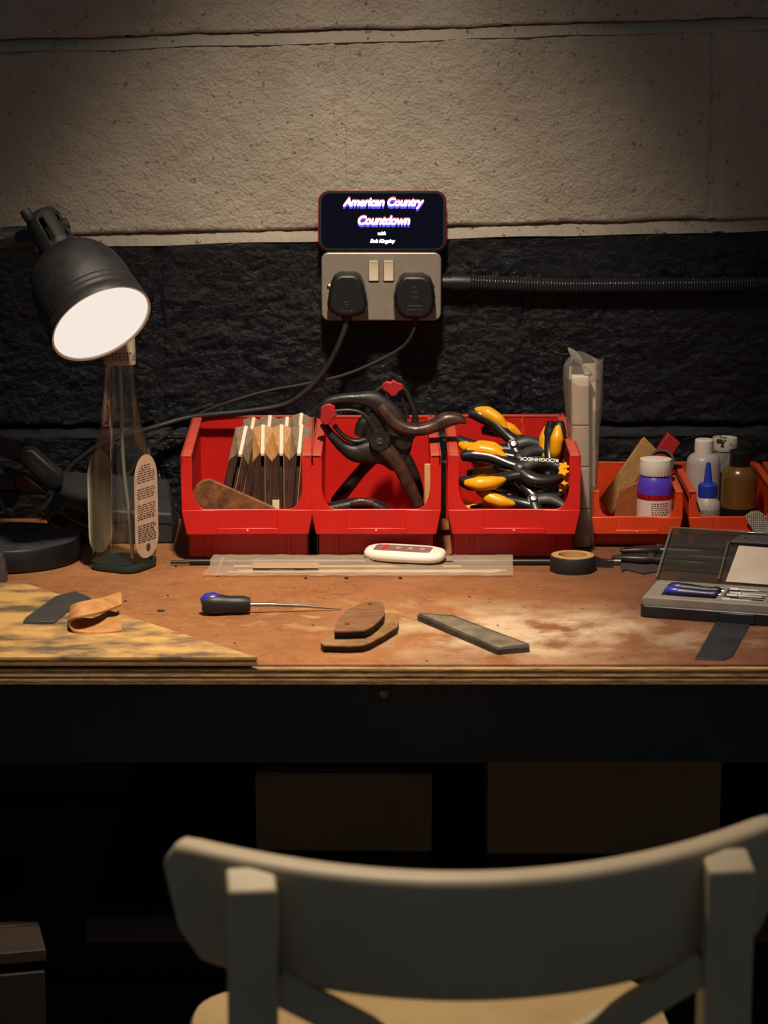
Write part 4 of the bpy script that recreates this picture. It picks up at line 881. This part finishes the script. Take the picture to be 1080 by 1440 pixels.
for k in range(3): obj('button', G().lathe([(.0001,.0145),(.0034,.0145),(.0034,.0156),(.0026,.0161),(.0001,.0160)], 18, Matrix.Translation((-.007+.0135*k,0,0))), mat('grey_button', (170,146,138), .5), pn, local=True)
g = G(); g.tube([(.044,0,.008),(.049,.001,.0085),(.0515,.0005,.0085)], .0012, 8); g.lathe([(.0016,-.0005),(.0026,-.0005),(.0026,.0005),(.0016,.0005),(.0016,-.0005)], 12, Matrix.Translation((.052,.001,.0085)), False, False)
obj('key_loop', g, M_STEEL, rm, local=True)
# tape roll
tc_ = onz(806,805,0); tr = thing('tape_roll', 'roll of black tape with cardboard core lying on the bench', 'tape roll', (tc_.x,-.2925,.0004))
obj('tape_wind', G().lathe([(.0190,0),(.0252,0),(.0256,.001),(.0256,.0165),(.0250,.0175),(.0190,.0175),(.0190,0)], 48, None, False, False), mat('matte_black_tape', (26,25,27), .6, var=.4, vscale=80), tr, local=True, smooth=35)
obj('cardboard_core', G().lathe([(.0165,.0002),(.0192,.0002),(.0192,.0182),(.0165,.0182),(.0165,.0002)], 48, None, False, False), mat('tan_core', (186,146,96), .7), tr, local=True, smooth=35)
obj('side_label', G().lathe([(.0192,.0176),(.0240,.0176),(.0240,.0179),(.0192,.0179),(.0192,.0176)], 48, None, False, False), mat('golden_side_label', (176,138,84), .6, var=.4, vscale=120), tr, local=True, smooth=35)
obj('tape_tail', G().tube([(.018,.018,.009),(.026,.016,.006),(.040,.014,.001),(.047,.013,.0008)], .0004, 6, w=.0078, nrm=(0,0,1)), MATS['matte_black_tape'], tr, local=True)
# pliers under the lid
M_NVP = mat('navy_dipped_grip', (36,36,72), .4, var=.5, vscale=60); M_PLJ = mat('dark_plier_steel', (60,58,62), .4, metal=.7, var=.5, vscale=60)
def pliers(label, c, rz, m):
    t = thing('pliers', label, 'pliers', c, (0,0,rz), 'pliers beside the tool case')
    for s in (1,-1):
        hp_ = smooth_path([(.0,s*.003,.006),(.02,s*.009,.006),(.05,s*.016,.006),(.085,s*.013,.006),(.10,s*.011,.006)], 5); n_ = len(hp_)
        obj('grip', G().tube(hp_, lerp_list([.004,.005,.0062,.006,.0035], n_), 10, w=lerp_list([.0045,.0055,.0055,.005,.0035], n_), nrm=(0,0,1)), m, t, local=True, smooth=50)
        obj('jaw', G().tube([(.008,-s*.003,.006),(-.008,s*.004,.006),(-.03,s*.0028,.006),(-.045,s*.0015,.006)], [.006,.0065,.004,.0014], 10, w=[.0045,.005,.004,.002], nrm=(0,0,1), pw=3), M_PLJ, t, local=True, smooth=50)
    obj('rivet', G().lathe([(.0001,.001),(.005,.001),(.005,.0115),(.0035,.0125),(.0001,.0125)], 18), M_STEEL, t, local=True)
    return t
pliers('navy-handled pliers lying nearest the orange bin, half under the lid', Vector((.318,-.214,.0004)), math.radians(4), M_NVP)
pliers('dark-handled pliers lying half under the case lid near the tape', Vector((.304,-.262,.0004)), math.radians(-10), M_BLKP)
o = obj('dark_offcut', pxflat(G(), [(868,782),(880,775),(905,774),(935,776),(940,800),(905,806),(880,800),(875,803)], .0004, .0020), mat('plum_leather', (60,46,50), .7, var=.5, vscale=50)); 
tag(o, 'dark plum leather scrap lying under the pliers', 'leather')
# open tool case
ang = math.radians(-17.5)
c0 = onz(899,868,0)
R3 = Matrix.Rotation(ang,3,'Z')
tcse = thing('tool_case', 'open black tool case with grey tray, clear lid and small tools', 'tool case', (c0.x,c0.y,.0004), (0,0,ang))
TW, TD, TH_ = .215, .086, .0155
M_TRAY = mat('grey_moulded_tray', (128,120,112), .6, var=.3, vscale=40)
cs = obj('case_base', G().prism(rrect(0,TW,0,TD,.006,4), lambda p: Vector((p[0],p[1],0)), lambda p: Vector((p[0],p[1],TH_-.003))), mat('navy_black_case', (18,20,28), .4), tcse, local=True, bev=.0012)
# tray = rim bars around a recessed floor, with dividers and pockets
g = G(); g.box((TW/2,TD/2,TH_-.004), (TW-.006,TD-.006,.004))
for bx in ((.010,TD/2,.016,TD-.008),(TW/2,.010,TW-.008,.014),(TW/2,TD-.009,TW-.008,.014),(.078,TD/2,.006,TD-.02),(.126,TD/2,.005,TD-.02)):
    g.box((bx[0],bx[1],TH_+.001-(.0005 if bx[3] > .03 else 0)), (bx[2],bx[3],.009))
for k in range(6): g.box((.102,.0225+.0095*k,TH_-.0005), (.044,.0028,.006)); g.box((.166,.0225+.0095*k,TH_-.0005), (.076,.0028,.006))
for yy in (.027,.043,.062): g.box((.046,yy,TH_-.0005), (.058,.004,.006))
obj('tray', g, M_TRAY, tcse, local=True, bev=.0012)
obj('latch', G().box((TW*.47,-.0006,.006), (.034,.002,.010)), mat('latch_black', (30,32,38), .35), tcse, local=True, bev=.0006)
for nm, y_, m1, m2, lab in (('a',.035,M_NVP,mat('blue_hard_grip',(42,50,150)),'blue and black mini screwdriver lying in the case tray'),('b',.053,M_BLKP,M_NVP,'dark mini screwdriver lying in the back of the case tray')):
    sd = thing('mini_screwdriver', lab, 'screwdriver', Vector((c0.x,c0.y,.0004))+R3 @ Vector((.020,y_,TH_-.0005)), (0,0,ang), 'mini screwdrivers in the case tray')
    sd.scale = (.62,.80,.70)
    pts_ = [(x_,0,.008) for x_ in (0,.006,.02,.04,.06,.075,.084,.09)]
    h_ = obj('handle', G().tube(pts_, [.004,.0078,.0085,.0076,.0058,.0056,.0072,.004], 14), m1, sd, local=True, smooth=50)
    obj('handle_inlay', G().tube([(x_,-.0005,.0095) for x_ in (-.001,.006,.018,.03,.04)], [.003,.0072,.0078,.006,.001], 14), m2, h_, local=True, smooth=50)
    obj('ferrule', G().tube([(.088,0,.008),(.0945,0,.008)], .0026, 12), M_STEEL, sd, local=True)
for k, (x_, y_, l_) in enumerate(((.082,.0175,.03),(.084,.0365,.036),(.086,.0460,.038),(.132,.0555,.04),(.134,.0365,.045),(.083,.0645,.03))):
    bt_ = obj('driver_bit', G().tube([Vector((c0.x,c0.y,0))+R3 @ Vector((x_+q_*l_,y_+.001,TH_+.0055)) for q_ in (0,.3,.32,1)], [.0024,.0024,.0017,.0015], 6), M_STEEL)
    tag(bt_, 'steel driver bit lying in a slot of the case tray', 'driver bit', 'driver bits in the case tray')
# clear lid, hinged at the back and lying back on the pliers
M_LID = clear('smoky_clear_lid', (.72,.69,.66), .05, .5, .06, (.5,.48,.46), haze=.03, hazecol=(.5,.46,.42))
al = math.radians(25)
def lidp(x, u, h): return Vector((x, TD+.002+u*math.cos(al)-h*math.sin(al), TH_+.003+u*math.sin(al)+h*math.cos(al)))
LD = .090
g = G(); g.prism(rrect(0,TW,0,LD,.008,4), lambda p: lidp(p[0],p[1],0), lambda p: lidp(p[0],p[1],.0014))
lid = obj('lid_pane', g, M_LID, tcse, local=True)
g = G()
for x0_, u0, x1_, u1 in ((0,0,.0022,LD),(TW-.003,0,TW,LD),(.003,LD-.0022,TW-.003,LD),(.066,.003,.0675,LD-.02)):
    g.prism([(x0_,u0),(x1_,u0),(x1_,u1),(x0_,u1)], lambda p: lidp(p[0],p[1],.0014), lambda p: lidp(p[0],p[1],.0065))
obj('lid_rim', g, clear('lid_rim_plastic', (.5,.47,.44), .12, .6, .1, (.25,.24,.22), haze=.18, hazecol=(.5,.46,.42)), lid, local=True, bev=.0004)
for u0 in (.018,.038,.060):
    obj('lid_rib', G().prism([(.005,u0),(.063,u0-.0015),(.063,u0+.002),(.005,u0+.0035)], lambda p: lidp(p[0],p[1],.0014), lambda p: lidp(p[0],p[1],.003)), M_LID, lid, local=True)
g = G().prism([(.068,LD-.020),(TW-.004,LD-.018),(TW-.004,LD-.007),(.078,LD-.005)], lambda p: lidp(p[0],p[1],.0016), lambda p: lidp(p[0],p[1],.006)); obj('bit_holder', g, mat('dark_lid_holder', (58,56,56), .5), lid, local=True, bev=.0008)
g = G().prism([(.074,.004),(TW-.006,.003),(TW-.006,LD-.024),(.078,LD-.022)], lambda p: lidp(p[0],p[1],.0018), lambda p: lidp(p[0],p[1],.0027)); o = obj('paper_card', g, mat('grey_white_card', (186,172,158), .7, var=.3, vscale=30), lid, local=True)
for k in range(8):
    c_ = lidp(.084+.014*k, LD-.012, .0062); obj('steel_bit', G().box(c_, (.002,.004,.0015)), M_STEEL, lid, local=True)
# steel strip under the case
o = obj('steel_strip', pxflat(G(), [(977,926),(1010,868),(1060,868),(1030,922),(1019,927)], .0004, .0014), mat('blued_steel_strip', (58,62,68), .45, metal=.5, var=.6, vscale=30), bev=.0003)
tag(o, 'dark steel strip lying at the bench edge in front of the tool case', 'steel strip')
# ================================================================== LEFT CORNER CLUTTER
M_SLAB = mat('matte_dark_grey_case', (46,46,48), .6, var=.5, vscale=20)
sl = thing('tool_chest', 'low dark grey slope-topped box standing behind the glass bottle', 'box', Vector((-.375,-.12,.0004)))
prof = [(-.36,0),(-.27,.004)]
xa, xb = ony(85,680,-.05).x, ony(250,690,-.05).x
vs_ = [(xa,-.155,.0004),(xb+.004,-.150,.0004),(xb,-.035,.0004),(xa,-.035,.0004),(xa,-.155,.046),(xb+.002,-.152,.037),(xb-.012,-.040,.058),(xa,-.038,.068)]
obj('box_body', G().add(vs_, [(3,2,1,0),(4,5,6,7),(0,1,5,4),(1,2,6,5),(2,3,7,6),(3,0,4,7)]), M_SLAB, sl, bev=.003)
obj('lid_seam', G().add([Vector(p)+Vector((0,-.0006,0)) for p in ((xa,-.155,.030),(xb+.002,-.1515,.024),(xb+.002,-.1515,.0252),(xa,-.155,.0312))], [(0,1,2,3)]), M_BLKP, sl)
dc = onz(8,775,0)
o = thing('round_disc', 'thick black round disc with rough top lying beside the bottle', 'disc', (onz(8,800,0).x-.004,-.232,.0004))
g = G(); n = 72; R = []
for r, z in ((.080,0),(.082,.002),(.082,.024),(.0805,.0262)): R.append([Vector((r*math.cos(2*PI*k/n), r*math.sin(2*PI*k/n), z)) for k in range(n)])
obj('rim_band', G().rings(R, True, False), M_BLKP, o, local=True, smooth=35)
R = []
for i in range(15):
    r = .0805*(1-i/14)+1e-4
    R.append([Vector((r*math.cos(2*PI*k/n), r*math.sin(2*PI*k/n), .0262+(.0022*mnoise.noise(Vector((r*math.cos(2*PI*k/n)*60, r*math.sin(2*PI*k/n)*90, 2))) if i > 0 else 0))) for k in range(n)])
obj('rough_top', G().rings(R, False, True), mat('rough_dark_grey', (62,62,66), .6, var=.8, vscale=40, col2=(36,36,40), bump=.4, bscale=100), o, local=True, smooth=60)
# bar clamp lying on the chest
Yk = -.105
bcp = thing('bar_clamp', 'dark bar clamp with lettered jaw and red-brown pad resting on the grey box', 'clamp', ony(20,700,Yk))
M_JAW = mat('dark_grey_jaw', (44,46,50), .45, var=.5, vscale=50)
jw = obj('jaw', pxwall(G(), [(24,634),(30,631),(46,632),(86,668),(87,682),(80,690),(66,688),(26,648)], Yk+.012, Yk-.012), M_JAW, bcp, bev=.003)
g = G()
for k in range(9):
    x_, y_ = 36+3.6*k, 641+3.4*k; p = ony(x_, y_, Yk-.0122); g.box((p.x,Yk-.0121,p.z), (.0018,.0004,.005), Matrix.Rotation(math.radians(40),3,'Y'))
obj('jaw_marking', g, mat('faded_brown_print', (96,58,40), .6), jw, smooth=0)
obj('jaw_pad', pxwall(G(), [(18,671),(34,668),(56,684),(66,694),(62,697),(30,693),(22,690)], Yk+.010, Yk-.010), mat('red_brown_pad', (84,40,38), .5), bcp, bev=.002)
obj('slide_bar', pxwall(G(), [(-60,672),(18,673),(24,688),(20,690),(-60,694)], Yk+.004, Yk-.014), M_STEELD, bcp, bev=.001)
obj('clamp_body', pxwall(G(), [(-60,690),(20,690),(28,694),(18,714),(-60,724)], Yk+.012, Yk-.012), M_BLKP, bcp, bev=.002)
obj('clamp_handle', G().tube([ony(-30,610,Yk+.02), ony(0,625,Yk+.012), ony(18,636,Yk+.004), ony(30,642,Yk)], [.008,.009,.009,.008], 12), mat('plum_handle', (60,44,50), .5), bcp)
M_CORD = mat('tan_leather_cord', (104,78,46), .8, var=.5, vscale=60)
def cord(label, P, r):
    tag(obj('leather_string', G().tube(smooth_path(P, 8), r, 8), M_CORD, smooth=60), label, 'cord', 'leather cords by the round disc')
Yo = -.168
cord('thicker tan leather cord draped beside the round disc', [ony(-20,690,Yo-.01),ony(0,705,Yo-.01),ony(12,724,Yo-.02),ony(30,722,Yo-.02),ony(45,718,Yo-.02),ony(66,728,Yo-.015),ony(72,738,Yo-.015),ony(88,748,Yo-.02),ony(97,758,Yo-.015),ony(101,763,Yo-.01),ony(102,754,Yo-.008),ony(95,743,Yo-.005),ony(100,738,Yo),ony(115,748,Yo+.004),ony(132,760,Yo+.006)], .0026)
cord('thinner tan leather cord looping in front of the grey box', [ony(68,732,Yo-.006),ony(72,724,Yo),ony(85,721,Yo),ony(100,731,Yo),ony(118,739,Yo),ony(130,743,Yo+.004)], .0022)
cord('short loop of tan leather cord lying against the grey box', [ony(86,716,Yo+.006),ony(95,712,Yo+.006),ony(108,714,Yo+.006),ony(118,720,Yo+.006)], .0022)
o = obj('steel_offcut', pxwall(G(), [(-30,786),(1,779),(4,790),(9,822),(-30,826)], -.335, -.352), mat('grey_scraped_steel', (110,106,104), .5, metal=.5, var=.8, vscale=60), bev=.001)
tag(o, 'grey steel offcut standing against the round disc', 'offcut')
# crumbs
g = G(); random.seed(5)
for (x_, y_, s_) in [(224,860,2.2),(229,860,2),(247,797,1.6),(430,814,1.8),(487,814,2.2),(563,814,2.2),(176,846,1.5),(236,838,1.2),(390,808,1),(660,840,1.2),(700,880,1.1),(330,905,1.2),(600,930,1.2),(440,880,1)]:
    p = onz(x_, y_, 0); g.sphere((p.x,p.y,.0009*s_*.6), .0009*s_, 6, 4, (1.3,1,.6))
for _ in range(90):
    x_, y_ = random.uniform(-.2,.3), random.uniform(-.68,-.36); s_ = random.uniform(.0003,.0008); g.sphere((x_,y_,s_*.6), s_, 5, 3, (1.2,1,.6))
o = obj('wood_crumbs', g, mat('dark_crumbs', (50,34,26), .8), smooth=0); o['kind'] = 'stuff'; tag(o, 'dark crumbs and shavings scattered over the bench top', 'crumbs')
# wooden crate on the floor, one corner in front of the bench
pc_ = onz(62,1336,-.28); ca = math.radians(14)
ct = thing('wooden_crate', 'wooden crate on the floor with one corner out from under the bench', 'crate', (pc_.x,pc_.y,-DZ), (0,0,ca))
M_CRT = mat('crate_wood_painted_shade', (17,13,12), .7, var=.8, vscale=20, stretch=(1,6,6), col2=(12,10,9)); M_CRL = mat('brown_crate_lid', (40,26,17), .7, var=.8, vscale=20, stretch=(1,6,6), col2=(26,18,13))  # both colours darkened for the bench's shade; lid kept lighter as the lit top
hc = DZ-.28
for k in range(5):
    z0 = .004+k*(hc-.02)/5; hh = (hc-.02)/5-.006
    obj('slat', G().box((-.16,.006,z0+hh/2), (.32,.012,hh)), M_CRT, ct, local=True, bev=.001)
    obj('slat', G().box((-.006,.14,z0+hh/2), (.012,.25,hh)), M_CRT, ct, local=True, bev=.001)
    obj('slat', G().box((-.314,.14,z0+hh/2), (.012,.25,hh)), M_CRT, ct, local=True, bev=.001)
for x_, y_ in ((-.022,.022),(-.298,.022),(-.022,.258),(-.298,.258)): obj('corner_post', G().box((x_,y_,(hc-.015)/2), (.02,.02,hc-.015)), M_CRT, ct, local=True, bev=.001)
for k in range(4): obj('lid_board', G().box((-.16,.035+.07*k,hc-.006), (.324,.067,.012)), M_CRL, ct, local=True, bev=.001)
# ================================================================== STOOL
M_CHW = mat('chipped_cream_paint', (196,180,150), .5, var=.5, vscale=14, col2=(176,158,128), bump=.05, bscale=60)
SA = math.radians(6.5); SC = Vector((.067,-1.30,-DZ))
st = thing('bar_stool', 'cream painted wooden stool with curved back rail and crossed slats', 'stool', (SC.x,SC.y,-DZ), (0,0,SA))
ztop = .050+DZ; SEAT = -.208+DZ
RW, SAG = .218, .075
def arc(x): return -.070+SAG*(x/RW)**2
n = 40; R = []
for i in range(n+1):
    x = -RW+2*RW*i/n; e = min(x+RW, RW-x); y = arc(x); sl_ = 2*SAG*x/RW**2; nx_ = Vector((-sl_,1,0)).normalized()
    rr2 = .017; dz = rr2-math.sqrt(max(0, rr2**2-max(0,rr2-e)**2))
    zt_, zb_ = ztop-dz*.9-.010*(1-(x/RW)**2), ztop-.088+dz+.010*(1-(x/RW)**2)*-1
    ring = []
    for k in range(24):
        q_ = 2*PI*k/24; cx, sy = math.cos(q_), math.sin(q_); cx = math.copysign(abs(cx)**.5,cx); sy = math.copysign(abs(sy)**(2/7),sy)
        zc, hh = (zt_+zb_)/2, (zt_-zb_)/2
        p = Vector((x,y,zc+hh*sy))+nx_*(.0130*cx*(1 if e > .004 else .75))
        p.x *= 1-.085*min(1,max(0,(ztop-p.z)/.09)); ring.append(p)
    R.append(ring)
obj('back_rail', G().rings(R), M_CHW, st, local=True, smooth=50)
def post(x):
    y0 = arc(x)-.022
    g = G(); pr = [(y0-.014,ztop-.018),(y0+.012,ztop-.010),(y0+.012,SEAT-.1),(.0+y0+.012,0),(y0-.016,0),(y0-.014,SEAT-.1)]
    g.prism(pr, lambda p: Vector((x-.0165,p[0],p[1])), lambda p: Vector((x+.0165,p[0],p[1]))); return g
for x in (-.162,.162): obj('back_leg', post(x), M_CHW, st, local=True, bev=.0025)
yl = arc(.162)-.022
for s in (-1,1):
    pa = [Vector((s*.148,yl,ztop-.090)), Vector((0,yl-.004,(ztop-.09+SEAT)/2)), Vector((-s*.148,yl,SEAT+.01))]
    obj('cross_slat', G().tube(smooth_path(pa,6), .0125, 8, w=.006, nrm=(0,1,0), pw=6), M_CHW, st, local=True, bev=.001)
seat = []
for i in range(48):
    q_ = 2*PI*i/48; cx, sy = math.cos(q_), math.sin(q_); sx_ = math.copysign(abs(cx)**.36,cx); yy = math.copysign(abs(sy)**.36,sy)
    seat.append((sx_*(.192+.012*yy), .165+yy*.185))
g = G(); R = [[Vector((x*k,(y-.165)*k+.165,z)) for x, y in seat] for k, z in ((.97,SEAT-.022),(1,SEAT-.018),(1,SEAT-.006),(.985,SEAT),(.90,SEAT-.001),(.5,SEAT-.005),(.01,SEAT-.006))]
obj('seat', g.rings(R), mat('dull_yellow_seat_paint', (146,124,84), .5, var=.7, vscale=10, col2=(128,104,68)), st, local=True, smooth=40)  # seat paint duller and yellower than the rail
for s in (-1,1):
    obj('front_leg', G().box((s*.165,.31,(SEAT-.022)/2), (.035,.035,SEAT-.022)), M_CHW, st, local=True, bev=.002)
    obj('side_stretcher', G().box((s*.165,.15,.30), (.018,.30,.03)), M_CHW, st, local=True, bev=.002)
    obj('seat_apron', G().box((s*.165,.14,SEAT-.045), (.020,.30,.045)), M_CHW, st, local=True, bev=.002)
obj('foot_rail', G().box((0,.31,.25), (.33,.022,.03)), M_CHW, st, local=True, bev=.002)
obj('seat_apron', G().box((0,.31,SEAT-.045), (.33,.020,.045)), M_CHW, st, local=True, bev=.002)
obj('seat_apron', G().box((0,yl,SEAT-.045), (.33,.020,.045)), M_CHW, st, local=True, bev=.002)
